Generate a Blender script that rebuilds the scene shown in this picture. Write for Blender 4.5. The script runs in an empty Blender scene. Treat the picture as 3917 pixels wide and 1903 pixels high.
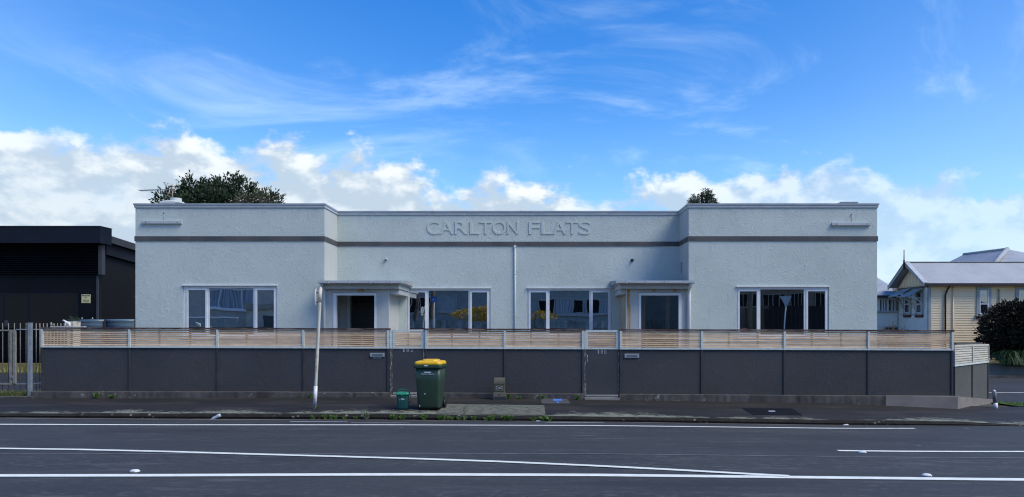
import bpy, bmesh, math, random
from mathutils import Vector, Matrix
rnd = random.Random(7)
sc = bpy.context.scene
col = sc.collection
R = math.radians

# ------------------------------------------------------------------ camera
F, CX, YH, CAMZ = 2990.0, 2049.0, 1252.0, 1.76
cam_d = bpy.data.cameras.new('camera')
cam = bpy.data.objects.new('camera', cam_d); col.objects.link(cam)
cam.location = (0, 0, CAMZ); cam.rotation_euler = (R(90), 0, 0)
cam_d.sensor_fit = 'HORIZONTAL'; cam_d.sensor_width = 36.0
cam_d.lens = 36.0 * F / 3917.0
cam_d.shift_x = -(CX - 1958.5) / 3917.0
cam_d.shift_y = (YH - 951.5) / 3917.0
cam_d.clip_end = 3000
sc.camera = cam

# ------------------------------------------------------------------ light
SUN_AZ, SUN_EL = R(116), R(50)          # azimuth measured from +Y towards +X
sun_d = bpy.data.lights.new('sun', 'SUN'); sun_d.energy = 1.5; sun_d.angle = R(32); sun_d.color = (1.0, .95, .80)
sun = bpy.data.objects.new('sun', sun_d); col.objects.link(sun)
sdir = Vector((math.sin(SUN_AZ) * math.cos(SUN_EL), math.cos(SUN_AZ) * math.cos(SUN_EL), math.sin(SUN_EL)))
sun.rotation_euler = sdir.to_track_quat('Z', 'Y').to_euler()
sun.location = (30, 0, 30)
sc.view_settings.view_transform = 'Standard'; sc.view_settings.look = 'None'
sc.view_settings.exposure = 1.1
sc.cycles.use_denoising = True; sc.cycles.filter_width = 1.2; sc.cycles.caustics_reflective = False; sc.cycles.caustics_refractive = False
sc.cycles.sample_clamp_indirect = 4.0; sc.view_settings.gamma = 1.0
SKY_STRENGTH = 0.100

# ------------------------------------------------------------------ node helpers
class NT:
    def __init__(s, tree): s.t = tree; s.n = tree.nodes; s.l = tree.links
    def new(s, typ, **kw):
        nd = s.n.new(typ)
        for k, v in kw.items(): setattr(nd, k, v)
        return nd
    def put(s, sock, v):
        if v is None: return
        if hasattr(v, 'is_output') or isinstance(v, bpy.types.NodeSocket): s.l.new(v, sock)
        else:
            try: sock.default_value = v
            except Exception: sock.default_value = tuple(v) + (1.0,)
    def math(s, op, a, b=None, c=None, clamp=False):
        nd = s.new('ShaderNodeMath', operation=op); nd.use_clamp = clamp
        s.put(nd.inputs[0], a); s.put(nd.inputs[1], b); s.put(nd.inputs[2], c)
        return nd.outputs[0]
    def vmath(s, op, a, b=None):
        nd = s.new('ShaderNodeVectorMath', operation=op)
        s.put(nd.inputs[0], a); s.put(nd.inputs[1], b)
        return nd.outputs[0]
    def noise(s, vec, scale, detail=4, rough=.55, dist=0.0):
        nd = s.new('ShaderNodeTexNoise'); s.put(nd.inputs['Vector'], vec)
        nd.inputs['Scale'].default_value = scale; nd.inputs['Detail'].default_value = detail
        nd.inputs['Roughness'].default_value = rough; nd.inputs['Distortion'].default_value = dist
        return nd.outputs['Fac']
    def ramp(s, v, a, b, lo=0.0, hi=1.0, smooth=True):
        nd = s.new('ShaderNodeMapRange'); nd.interpolation_type = 'SMOOTHSTEP' if smooth else 'LINEAR'
        s.put(nd.inputs[0], v); nd.inputs[1].default_value = a; nd.inputs[2].default_value = b
        nd.inputs[3].default_value = lo; nd.inputs[4].default_value = hi
        return nd.outputs[0]
    def mix(s, f, a, b):
        nd = s.new('ShaderNodeMix', data_type='RGBA')
        s.put(nd.inputs[0], f); s.put(nd.inputs[6], a); s.put(nd.inputs[7], b)
        return nd.outputs[2]
    def sep(s, v):
        nd = s.new('ShaderNodeSeparateXYZ'); s.put(nd.inputs[0], v); return nd.outputs
    def comb(s, x, y, z):
        nd = s.new('ShaderNodeCombineXYZ'); s.put(nd.inputs[0], x); s.put(nd.inputs[1], y); s.put(nd.inputs[2], z); return nd.outputs[0]
    def scale(s, v, sc_):
        return s.vmath('MULTIPLY', v, sc_)
    def bump(s, h, strength, dist):
        nd = s.new('ShaderNodeBump'); nd.inputs['Strength'].default_value = strength; nd.inputs['Distance'].default_value = dist
        s.put(nd.inputs['Height'], h); return nd.outputs[0]

# ------------------------------------------------------------------ sky
world = bpy.data.worlds.new('World'); sc.world = world; world.use_nodes = True
w = NT(world.node_tree); w.n.clear()
sky = w.new('ShaderNodeTexSky', sky_type='NISHITA'); sky.sun_disc = False
sky.sun_elevation = SUN_EL; sky.sun_rotation = SUN_AZ
sky.altitude = 10; sky.air_density = 1.0; sky.dust_density = .7; sky.ozone_density = 2.2
hs = w.new('ShaderNodeHueSaturation'); hs.inputs['Saturation'].default_value = 1.47; hs.inputs['Value'].default_value = 1.0; hs.inputs['Hue'].default_value = .512
w.l.new(sky.outputs[0], hs.inputs['Color'])
d = w.new('ShaderNodeTexCoord').outputs['Generated']
sx, sy, sz = w.sep(d)
el = w.math('ARCSINE', sz)
# cumulus bank low along the horizon
pv = w.scale(d, (1.0, 1.0, 1.55))
big = w.noise(pv, 2.3, 2, .5)
c1 = w.noise(pv, 10.5, 9, .58, .12)
pv2 = w.vmath('ADD', pv, (.014, 0.0, .028))
c2 = w.noise(pv2, 10.5, 6, .55, .12)
edge = w.math('ADD', w.math('MULTIPLY', w.math('SUBTRACT', big, .5), .12), .194)
edge = w.math('SUBTRACT', edge, w.math('MULTIPLY', sx, .05))
den = w.math('ADD', w.math('SUBTRACT', c1, .5), w.math('MULTIPLY', w.math('SUBTRACT', edge, el), 5.0))
cum = w.ramp(den, -.02, .12)
thin = w.ramp(sx, .02, .5, 1.0, .55)
cum = w.math('MULTIPLY', cum, thin)
cum = w.math('MULTIPLY', cum, w.ramp(w.noise(pv, 4.1, 3, .5), .30, .48, .75, 1.0))
lit = w.ramp(w.math('SUBTRACT', c1, c2), -.07, .10)
top = w.ramp(w.math('SUBTRACT', edge, el), .0, .085, 1.0, .25)
lit = w.math('MULTIPLY', lit, w.math('ADD', w.math('MULTIPLY', top, .6), .4))
ccol = w.mix(lit, (.26, .32, .385, 1), (.46, .49, .505, 1))
# cirrus streaks
cv = w.new('ShaderNodeMapping'); cv.inputs['Rotation'].default_value = (R(18), R(-30), R(20)); cv.inputs['Scale'].default_value = (1.3, 3.2, 4.2)
w.l.new(d, cv.inputs[0])
ci = w.noise(cv.outputs[0], 1.7, 9, .62, .9)
ci2 = w.noise(d, 1.4, 2, .5)
cir = w.math('MULTIPLY', w.ramp(ci, .53, .78), w.ramp(ci2, .46, .60, .15, 1.0))
cir = w.math('MULTIPLY', cir, .42)
cir = w.math('MULTIPLY', cir, w.ramp(el, .7, .2, .25, 1.0))
haze_ = w.math('MULTIPLY', w.ramp(el, .30, 0.02), .42)
# high thin milky veil, thicker towards the sun and far left
veil = w.math('MULTIPLY', w.math('POWER', w.math('ABSOLUTE', sx), 2.0), .55)
veil = w.math('MULTIPLY', veil, w.ramp(el, .62, .05, .1, 1.0))
veil = w.math('MULTIPLY', veil, w.ramp(w.noise(pv, 1.9, 4, .6), .3, .7, .45, 1.25))
bgs = w.new('ShaderNodeVectorMath', operation='SCALE'); w.l.new(hs.outputs[0], bgs.inputs[0]); bgs.inputs['Scale'].default_value = SKY_STRENGTH
skyc = w.mix(haze_, bgs.outputs[0], (.17, .37, .57, 1))
skyc = w.mix(veil, skyc, (.36, .49, .58, 1))
skyc = w.mix(cir, skyc, (.42, .52, .59, 1))
skyc = w.mix(cum, skyc, ccol)
bg = w.new('ShaderNodeBackground'); bg.inputs['Strength'].default_value = 1.0
w.l.new(skyc, bg.inputs[0])
wo = w.new('ShaderNodeOutputWorld'); w.l.new(bg.outputs[0], wo.inputs[0])

# ------------------------------------------------------------------ geometry helpers
ORG = {}
def X(px, Y): return (px - CX) / F * Y
def Z(py, Y): return CAMZ - (py - YH) / F * Y
def P(px, py, Y): return Vector((X(px, Y), Y, Z(py, Y)))

def tag(o, label=None, cat=None, group=None, kind=None):
    if label: o['label'] = label
    if cat: o['category'] = cat
    if group: o['group'] = group
    if kind: o['kind'] = kind
    return o
def thing(name, label, cat, loc=(0, 0, 0), group=None, rot=(0, 0, 0)):
    o = bpy.data.objects.new(name, None); col.objects.link(o)
    o.location = loc; o.rotation_euler = rot; o.empty_display_size = .2
    ORG[o.name] = Vector(loc)
    return tag(o, label, cat, group)

class MB:
    """collects shapes; build() links them as one mesh object (vertices are given in world space unless local)"""
    def __init__(s): s.v = []; s.f = []; s.sm = []
    def add(s, vs, fs, smooth=False):
        n = len(s.v); s.v += [tuple(v) for v in vs]
        s.f += [tuple(i + n for i in f) for f in fs]; s.sm += [smooth] * len(fs); return s
    def box(s, x0, x1, y0, y1, z0, z1):
        vs = [(x, y, z) for z in (z0, z1) for y in (y0, y1) for x in (x0, x1)]
        return s.add(vs, [(0, 2, 3, 1), (4, 5, 7, 6), (0, 1, 5, 4), (2, 6, 7, 3), (0, 4, 6, 2), (1, 3, 7, 5)])
    def hexa(s, a, b):
        """two quads (4 points each, matching order) joined into a solid"""
        return s.add(list(a) + list(b), [(3, 2, 1, 0), (4, 5, 6, 7)] + [(i, (i + 1) % 4, (i + 1) % 4 + 4, i + 4) for i in range(4)])
    def poly(s, pts, off):
        """closed polygon extruded by off"""
        n = len(pts); off = Vector(off)
        vs = [Vector(p) for p in pts] + [Vector(p) + off for p in pts]
        return s.add(vs, [tuple(range(n - 1, -1, -1)), tuple(range(n, 2 * n))] + [(i, (i + 1) % n, (i + 1) % n + n, i + n) for i in range(n)])
    def tube(s, pts, rad, n=8, cap=True):
        pts = [Vector(p) for p in pts]
        rs = rad if isinstance(rad, (list, tuple)) else [rad] * len(pts)
        base = len(s.v); up = Vector((0, 0, 1))
        for i, p in enumerate(pts):
            t = (pts[min(i + 1, len(pts) - 1)] - pts[max(i - 1, 0)]).normalized()
            u = t.cross(up)
            if u.length < 1e-3: u = t.cross(Vector((0, 1, 0)))
            u.normalize(); v = t.cross(u)
            for k in range(n):
                a = 2 * math.pi * k / n
                s.v.append(tuple(p + (u * math.cos(a) + v * math.sin(a)) * rs[i]))
        for i in range(len(pts) - 1):
            for k in range(n):
                a = base + i * n + k; b = base + i * n + (k + 1) % n
                s.f.append((a, b, b + n, a + n)); s.sm.append(True)
        if cap:
            s.f.append(tuple(base + k for k in range(n - 1, -1, -1))); s.sm.append(False)
            e = base + (len(pts) - 1) * n
            s.f.append(tuple(e + k for k in range(n))); s.sm.append(False)
        return s
    def loft(s, rings, cap=True, smooth=False):
        n = len(rings[0]); base = len(s.v)
        for r_ in rings: s.v += [tuple(p) for p in r_]
        for i in range(len(rings) - 1):
            for k in range(n):
                a = base + i * n + k; b = base + i * n + (k + 1) % n
                s.f.append((a, b, b + n, a + n)); s.sm.append(smooth)
        if cap:
            s.f.append(tuple(base + k for k in range(n - 1, -1, -1))); s.sm.append(False)
            e = base + (len(rings) - 1) * n
            s.f.append(tuple(e + k for k in range(n))); s.sm.append(False)
        return s
    def build(s, name, mat, parent=None, local=False, bevel=0):
        me = bpy.data.meshes.new(name)
        o0 = Vector((0, 0, 0))
        if parent is not None and not local: o0 = ORG[parent.name]
        me.from_pydata([(v[0] - o0.x, v[1] - o0.y, v[2] - o0.z) for v in s.v], [], s.f)
        me.polygons.foreach_set('use_smooth', s.sm); me.validate(); me.update()
        bm = bmesh.new(); bm.from_mesh(me); bmesh.ops.recalc_face_normals(bm, faces=bm.faces); bm.to_mesh(me); bm.free()
        me.materials.append(mat)
        o = bpy.data.objects.new(name, me); col.objects.link(o)
        if parent is not None: o.parent = parent
        ORG[o.name] = o0
        if bevel:
            m = o.modifiers.new('bevel', 'BEVEL'); m.width = bevel; m.segments = 2; m.limit_method = 'ANGLE'; m.angle_limit = R(40)
        return o
def box(name, mat, parent, x0, x1, y0, y1, z0, z1, bevel=0):
    return MB().box(x0, x1, y0, y1, z0, z1).build(name, mat, parent, bevel=bevel)
def rrect(w_, h_, r, n=4):
    pts = []
    for cx_, cy_, a0 in ((w_ / 2 - r, h_ / 2 - r, 0), (-w_ / 2 + r, h_ / 2 - r, 90), (-w_ / 2 + r, -h_ / 2 + r, 180), (w_ / 2 - r, -h_ / 2 + r, 270)):
        for k in range(n + 1):
            a = R(a0 + 90 * k / n); pts.append((cx_ + r * math.cos(a), cy_ + r * math.sin(a)))
    return pts
def letter_mesh(ch, depth, shear=0):
    cu = bpy.data.curves.new('glyph', 'FONT'); cu.body = ch; cu.extrude = depth / 2; cu.resolution_u = 6; cu.shear = shear
    ob = bpy.data.objects.new('glyph', cu); col.objects.link(ob)
    dg = bpy.context.evaluated_depsgraph_get(); dg.update()
    me = bpy.data.meshes.new_from_object(ob.evaluated_get(dg))
    bpy.data.objects.remove(ob); bpy.data.curves.remove(cu)
    return me
def place_text(name, text, mat, parent, x0, x1, z0, z1, y, depth=.004, shear=0, local=False):
    """writing laid on a vertical face looking towards -Y, fitted to the given rectangle"""
    me = letter_mesh(text, depth, shear)
    xs = [v.co.x for v in me.vertices]; ys = [v.co.y for v in me.vertices]
    ax, bx, ay, by = min(xs), max(xs), min(ys), max(ys)
    o0 = Vector((0, 0, 0)) if local or parent is None else ORG[parent.name]
    for v in me.vertices:
        u = (v.co.x - ax) / (bx - ax); t = (v.co.y - ay) / (by - ay)
        v.co = Vector((x0 + u * (x1 - x0), y - v.co.z, z0 + t * (z1 - z0))) - o0
    me.materials.clear(); me.materials.append(mat)
    o = bpy.data.objects.new(name, me); col.objects.link(o); o.parent = parent; ORG[o.name] = o0
    return o

# ------------------------------------------------------------------ materials
def mat(name, c1, c2=None, rough=.7, scale=3.0, detail=5, lo=.35, hi=.65, bump=0, bscale=40, bdist=.004, spec=.4, rand=0, metal=0, stretch=None, speck=None, speckscale=60, extra=None):
    m = bpy.data.materials.new(name); m.use_nodes = True
    t = NT(m.node_tree); b = t.n['Principled BSDF']
    co = t.new('ShaderNodeTexCoord').outputs['Object']
    if stretch: co = t.scale(co, stretch)
    if c2 is None: c2 = tuple(x * .82 for x in c1)
    f = t.ramp(t.noise(co, scale, detail), lo, hi)
    c = t.mix(f, tuple(c1) + (1,), tuple(c2) + (1,))
    if speck:
        sp = t.ramp(t.noise(co, speckscale, 3, .7), .60, .72)
        c = t.mix(t.math('MULTIPLY', sp, speck[3]), c, tuple(speck[:3]) + (1,))
    if rand:
        oi = t.new('ShaderNodeObjectInfo').outputs['Random']
        h = t.new('ShaderNodeHueSaturation'); t.put(h.inputs['Value'], t.ramp(oi, 0, 1, 1 - rand, 1 + rand, False))
        t.l.new(c, h.inputs['Color']); c = h.outputs[0]
    if extra: c = extra(t, co, c)
    t.l.new(c, b.inputs['Base Color'])
    b.inputs['Roughness'].default_value = rough; b.inputs['Specular IOR Level'].default_value = spec
    b.inputs['Metallic'].default_value = metal
    if bump:
        t.l.new(t.bump(t.noise(co, bscale, 4, .6), bump, bdist), b.inputs['Normal'])
    return m

def stucco(name, c1, c2, stains=(), ridge=.5, spec=.3, dirt=.0, scuff=None):
    """trowelled render: raised curling strokes in the relief; stains = (x, z0, z1, halfwidth, strength) rust runs"""
    m = bpy.data.materials.new(name); m.use_nodes = True
    t = NT(m.node_tree); b = t.n['Principled BSDF']
    co = t.new('ShaderNodeNewGeometry').outputs['Position']
    c = t.mix(t.ramp(t.noise(co, .55, 5, .6), .35, .68), tuple(c1) + (1,), tuple(c2) + (1,))
    # faint vertical rain marks
    rm = t.ramp(t.noise(t.scale(co, (5.0, 5.0, .35)), 1.0, 4, .6), .52, .75)
    c = t.mix(t.math('MULTIPLY', rm, .16 + dirt), c, tuple(x * .62 for x in c1) + (1,))
    x_, y_, z_ = t.sep(co)
    for (sx0, z0, z1, hw, st) in stains:
        gx = t.ramp(t.math('ABSOLUTE', t.math('SUBTRACT', x_, sx0)), hw, hw * .2)
        gz = t.math('MULTIPLY', t.ramp(z_, z0 - .02, z0 + .08), t.ramp(z_, z1, z1 - .05))
        nn = t.ramp(t.noise(t.scale(co, (16, 16, 1.6)), 1.0, 4, .6), .38, .62)
        k = t.math('MULTIPLY', t.math('MULTIPLY', gx, gz), t.math('MULTIPLY', nn, st * 1.8))
        c = t.mix(k, c, (.42, .25, .07, 1))
    if scuff:
        pt = t.ramp(t.noise(t.scale(co, (1, 1, 1.6)), 1.3, 6, .65), .50, .66)
        c = t.mix(t.math('MULTIPLY', pt, .55), c, scuff[0] + (1,))
        sc_ = t.ramp(t.noise(t.vmath('ADD', co, (3.1, 0.0, 8.4)), 2.2, 8, .74), .60, .70)
        c = t.mix(t.math('MULTIPLY', sc_, .40), c, scuff[1] + (1,))
        lowm = t.math('MULTIPLY', t.ramp(z_, .62, .12), t.ramp(t.noise(co, 4.0, 5, .7), .35, .62))
        c = t.mix(t.math('MULTIPLY', lowm, .55), c, scuff[2] + (1,))
    else:
        # grime below the parapet capping and faint patch repairs
        gz2 = t.math('MULTIPLY', t.ramp(z_, 4.85, 5.28), t.ramp(t.noise(t.scale(co, (3.0, 3.0, .5)), 1.4, 6, .7), .42, .68))
        c = t.mix(t.math('MULTIPLY', gz2, .30), c, tuple(x * .55 for x in c1) + (1,))
        pr_ = t.ramp(t.noise(t.scale(co, (.8, .8, 1)), .9, 3, .5), .60, .64)
        c = t.mix(t.math('MULTIPLY', pr_, .10), c, tuple(min(1, x * 1.2) for x in c1) + (1,))
    t.l.new(c, b.inputs['Base Color']); b.inputs['Roughness'].default_value = .62; b.inputs['Specular IOR Level'].default_value = spec
    rot = t.new('ShaderNodeMapping'); rot.inputs['Rotation'].default_value = (0, R(38), 0); rot.inputs['Scale'].default_value = (1.0, 1.0, .62); t.l.new(co, rot.inputs[0])
    n1 = t.noise(rot.outputs[0], 4.6, 4, .55, .8)
    ln = t.ramp(t.math('ABSOLUTE', t.math('SUBTRACT', n1, .5)), .030, .0)
    n1b = t.noise(t.vmath('ADD', rot.outputs[0], (7.3, 1.1, 4.2)), 6.5, 4, .55, .9)
    ln2 = t.ramp(t.math('ABSOLUTE', t.math('SUBTRACT', n1b, .48)), .024, .0)
    brk = t.ramp(t.noise(co, 7.0, 2, .5), .34, .52)
    brk2 = t.ramp(t.noise(co, 6.0, 2, .5), .68, .48)
    h = t.math('ADD', t.math('MULTIPLY', ln, brk), t.math('MULTIPLY', ln2, brk2))
    h = t.math('ADD', h, t.math('MULTIPLY', t.noise(co, 14, 4, .6), .16))
    t.l.new(t.bump(h, .75 * ridge, .014), b.inputs['Normal'])
    return m

M = {}
WALL1, WALL2 = (.510, .570, .540), (.465, .522, .495)
M['wall'] = stucco('painted_stucco', WALL1, WALL2, stains=[(X(3256, 23), Z(852, 23), Z(821, 23), .025, 1.0), (X(625, 23), Z(850, 23), Z(828, 23), .025, .8)])
M['porch'] = stucco('porch_stucco', (.47, .49, .48), (.42, .45, .45),
    stains=[(X(1381, 22.85), 2.60, 3.0, .14, .85), (X(1335, 22.85), 2.66, 3.0, .11, .45), (X(2507, 22.85), 2.62, 3.0, .12, .8), (X(2580, 22.85), 2.62, 3.0, .15, .6), (X(2404, 22.85), .6, 3.0, .09, 1.1), (X(2652, 23.0), .6, 3.0, .10, .4)])
M['smooth_wall'] = stucco('smooth_render', (.50, .52, .50), (.45, .475, .465), ridge=.12)
M['cap'] = mat('painted_metal_flashing', (.30, .34, .38), (.25, .28, .32), rough=.45, spec=.5, scale=2)
M['fascia'] = mat('painted_fascia', (.45, .49, .51), (.39, .43, .45), rough=.55)
M['band'] = mat('charcoal_band_paint', (.095, .09, .088), (.06, .062, .068), rough=.6, scale=1.3, stretch=(1, 1, .3))
M['white'] = mat('white_joinery_paint', (.70, .72, .74), (.62, .65, .68), rough=.35, spec=.5)
M['offwhite'] = mat('off_white_paint', (.58, .60, .58), (.50, .52, .50), rough=.5)
M['pipe'] = mat('pipe_paint', (.50, .54, .56), (.44, .48, .50), rough=.4)
M['pipewhite'] = mat('white_pipe', (.72, .74, .74), (.66, .68, .68), rough=.35)
M['black'] = mat('black_plastic', (.012, .012, .013), rough=.5)
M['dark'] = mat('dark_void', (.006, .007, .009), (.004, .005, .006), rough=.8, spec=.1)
M['screen'] = mat('dark_screen_door', (.010, .011, .014), (.016, .017, .02), rough=.5)
M['timber_brown'] = mat('varnished_brown_timber', (.40, .20, .075), (.25, .13, .05), rough=.5, stretch=(8, 8, 1))
def glass(name, base, fac, wob=.35, wscale=1.1):
    m = bpy.data.materials.new(name); m.use_nodes = True
    t = NT(m.node_tree); t.n.clear()
    co = t.new('ShaderNodeNewGeometry').outputs['Position']
    bn = t.bump(t.noise(co, wscale, 1, .4), wob, .012)
    g = t.new('ShaderNodeBsdfGlossy'); g.inputs['Roughness'].default_value = .004; g.inputs['Color'].default_value = (.93, .97, 1, 1)
    t.l.new(bn, g.inputs['Normal'])
    df = t.new('ShaderNodeBsdfDiffuse'); df.inputs[0].default_value = base + (1,)
    mx = t.new('ShaderNodeMixShader'); mx.inputs[0].default_value = fac
    t.l.new(df.outputs[0], mx.inputs[1]); t.l.new(g.outputs[0], mx.inputs[2])
    o = t.new('ShaderNodeOutputMaterial'); t.l.new(mx.outputs[0], o.inputs[0])
    return m
M['glass'] = glass('window_glass', (.006, .007, .009), .70, .2)
M['farglass'] = glass('far_window_glass', (.02, .021, .026), .22)
def clear_glass(name, fac):
    m = bpy.data.materials.new(name); m.use_nodes = True
    t = NT(m.node_tree); t.n.clear()
    tr = t.new('ShaderNodeBsdfTransparent'); tr.inputs[0].default_value = (.8, .84, .86, 1)
    g = t.new('ShaderNodeBsdfGlossy'); g.inputs['Roughness'].default_value = .01
    mx = t.new('ShaderNodeMixShader'); mx.inputs[0].default_value = fac
    t.l.new(tr.outputs[0], mx.inputs[1]); t.l.new(g.outputs[0], mx.inputs[2])
    o = t.new('ShaderNodeOutputMaterial'); t.l.new(mx.outputs[0], o.inputs[0]); return m
M['clearglass'] = clear_glass('porch_glass', .20)
M['fencewall'] = stucco('charcoal_render', (.058, .060, .066), (.046, .049, .055), ridge=.28, spec=.3, scuff=((.064, .055, .053), (.105, .11, .118), (.058, .050, .045)))
M['sidewall'] = stucco('faded_charcoal_render', (.095, .092, .088), (.070, .070, .070), ridge=.3, dirt=.1)
M['batten'] = mat('charcoal_batten', (.050, .052, .057), (.036, .038, .043), rough=.5)
M['gatepanel'] = mat('charcoal_gate_sheet', (.054, .056, .061), (.045, .047, .052), rough=.55, scale=1.5)
M['railpaint'] = mat('pale_grey_rail_paint', (.58, .63, .60), (.46, .50, .48), rough=.55, scale=9, lo=.4, hi=.75)
M['chipped'] = mat('chipped_paint_timber', (.055, .055, .06), (.36, .34, .30), rough=.7, scale=5, stretch=(9, 9, 2), lo=.5, hi=.6)
def slat_extra(t, co, c):
    oi = t.new('ShaderNodeObjectInfo').outputs['Random']
    v = t.comb(t.math('MULTIPLY', oi, 57.0), t.math('MULTIPLY', oi, 31.0), 0.0)
    co2 = t.vmath('ADD', t.scale(co, (1.1, 6, 18)), v)
    k = t.ramp(t.noise(co2, .9, 4, .6), .44, .66)
    c = t.mix(t.math('MULTIPLY', k, .72), c, (.50, .26, .10, 1))
    g = t.ramp(t.noise(t.scale(co2, (5, 3, 3)), 1.4, 5, .7), .42, .66)
    return t.mix(t.math('MULTIPLY', g, .42), c, (.30, .24, .19, 1))
M['slat'] = mat('weathered_timber_slat', (.86, .63, .40), (.64, .44, .28), rough=.8, scale=2.2, stretch=(1.2, 6, 10), rand=.30, extra=slat_extra, bump=.25, bscale=30, bdist=.002)
M['slatpale'] = mat('pale_timber_slat', (.62, .585, .50), (.50, .46, .38), rough=.75, scale=2.2, stretch=(2, 2, 14), rand=.10)
M['capwood'] = mat('stained_cap_board', (.16, .12, .105), (.045, .022, .022), rough=.65, scale=2.4, stretch=(1.2, 5, 5), lo=.36, hi=.62)
def plinth_extra(t, co, c):
    p = t.new('ShaderNodeNewGeometry').outputs['Position']
    k = t.ramp(t.noise(p, 9, 4, .6), .60, .66)
    z = t.ramp(t.noise(p, 2.0, 3, .6), .45, .6)
    c = t.mix(t.math('MULTIPLY', t.math('MULTIPLY', k, z), .75), c, (.30, .29, .25, 1))
    k2 = t.ramp(t.noise(p, 1.6, 4, .6), .5, .66)
    return t.mix(t.math('MULTIPLY', k2, .7), c, (.035, .03, .025, 1))
M['plinth'] = mat('weathered_concrete_plinth', (.092, .085, .080), (.060, .056, .054), rough=.9, scale=2.5, bump=.5, bscale=30, bdist=.008, extra=plinth_extra)
M['plinthclean'] = mat('bare_concrete_plinth', (.23, .205, .19), (.18, .16, .15), rough=.85, scale=2, bump=.2, bscale=40)
M['concrete'] = mat('concrete', (.26, .25, .23), (.20, .19, .18), rough=.9, bump=.2)
M['steel'] = mat('galvanised_steel', (.40, .43, .45), (.30, .33, .36), rough=.42, metal=.55, scale=8)
M['palepaint'] = mat('pale_gate_paint', (.27, .26, .22), (.20, .19, .165), rough=.6, scale=10)

# ------------------------------------------------------------------ ground
COLS = [0, 640, 1500, 2300, 3200, 3660, 3917]
ROWS = [(-60.0, None, .35), (-6.0, None, .25), (0.0, None, -.06),
        (9.3, [1821, 1820, 1816.5, 1819, 1829, 1834, 1837], 0), (14.75, [1625, 1627, 1627, 1629.5, 1640, 1640, 1638], 0),
        (15.85, [1596, 1601, 1605, 1613, 1626, 1629, 1631], 0)]
KT = (15.85, [1582.5, 1583, 1584.5, 1595, 1608, 1614, 1627])
FB = (19.3, [1523, 1522, 1518, 1528, 1543, 1563, 1566])
def lerp_tab(xs, zs, x):
    if x <= xs[0]: return zs[0]
    for i in range(len(xs) - 1):
        if x <= xs[i + 1]:
            t = (x - xs[i]) / (xs[i + 1] - xs[i]); return zs[i] + (zs[i + 1] - zs[i]) * t
    return zs[-1]
def rowz(row, x):
    Y, py = row[0], row[1]
    if py is None: return row[2]
    return lerp_tab([X(c, Y) for c in COLS], [Z(p, Y) for p in py], x)
def road_z(x, y):
    for a, b in zip(ROWS, ROWS[1:]):
        if y <= b[0]:
            t = (y - a[0]) / (b[0] - a[0]); return rowz(a, x) * (1 - t) + rowz(b, x) * t
    return rowz(ROWS[-1], x)
def sstep(a, b, v):
    t = max(0.0, min(1.0, (v - a) / (b - a))); return t * t * (3 - 2 * t)
def path_z(x, y):
    t = (y - KT[0]) / (FB[0] - KT[0])
    a, b = rowz(KT, x), rowz(FB, x)
    if t <= 1: return a * (1 - t) + b * t
    far = .06 + (-.60 - .06) * sstep(9.5, 14.5, x)
    s_ = sstep(19.3, 24.0, y)
    return b * (1 - s_) + far * s_
def sheet(name, fn, xs, ys, mat_, off=0.0, kind='structure'):
    m = MB(); nx = len(xs)
    m.v = [(x, y, fn(x, y) + off) for y in ys for x in xs]
    m.f = [(j * nx + i, j * nx + i + 1, (j + 1) * nx + i + 1, (j + 1) * nx + i) for j in range(len(ys) - 1) for i in range(nx - 1)]
    m.sm = [True] * len(m.f)
    o = m.build(name, mat_)
    if kind: o['kind'] = kind
    return o
def frange(a, b, n): return [a + (b - a) * i / n for i in range(n + 1)]

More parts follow.
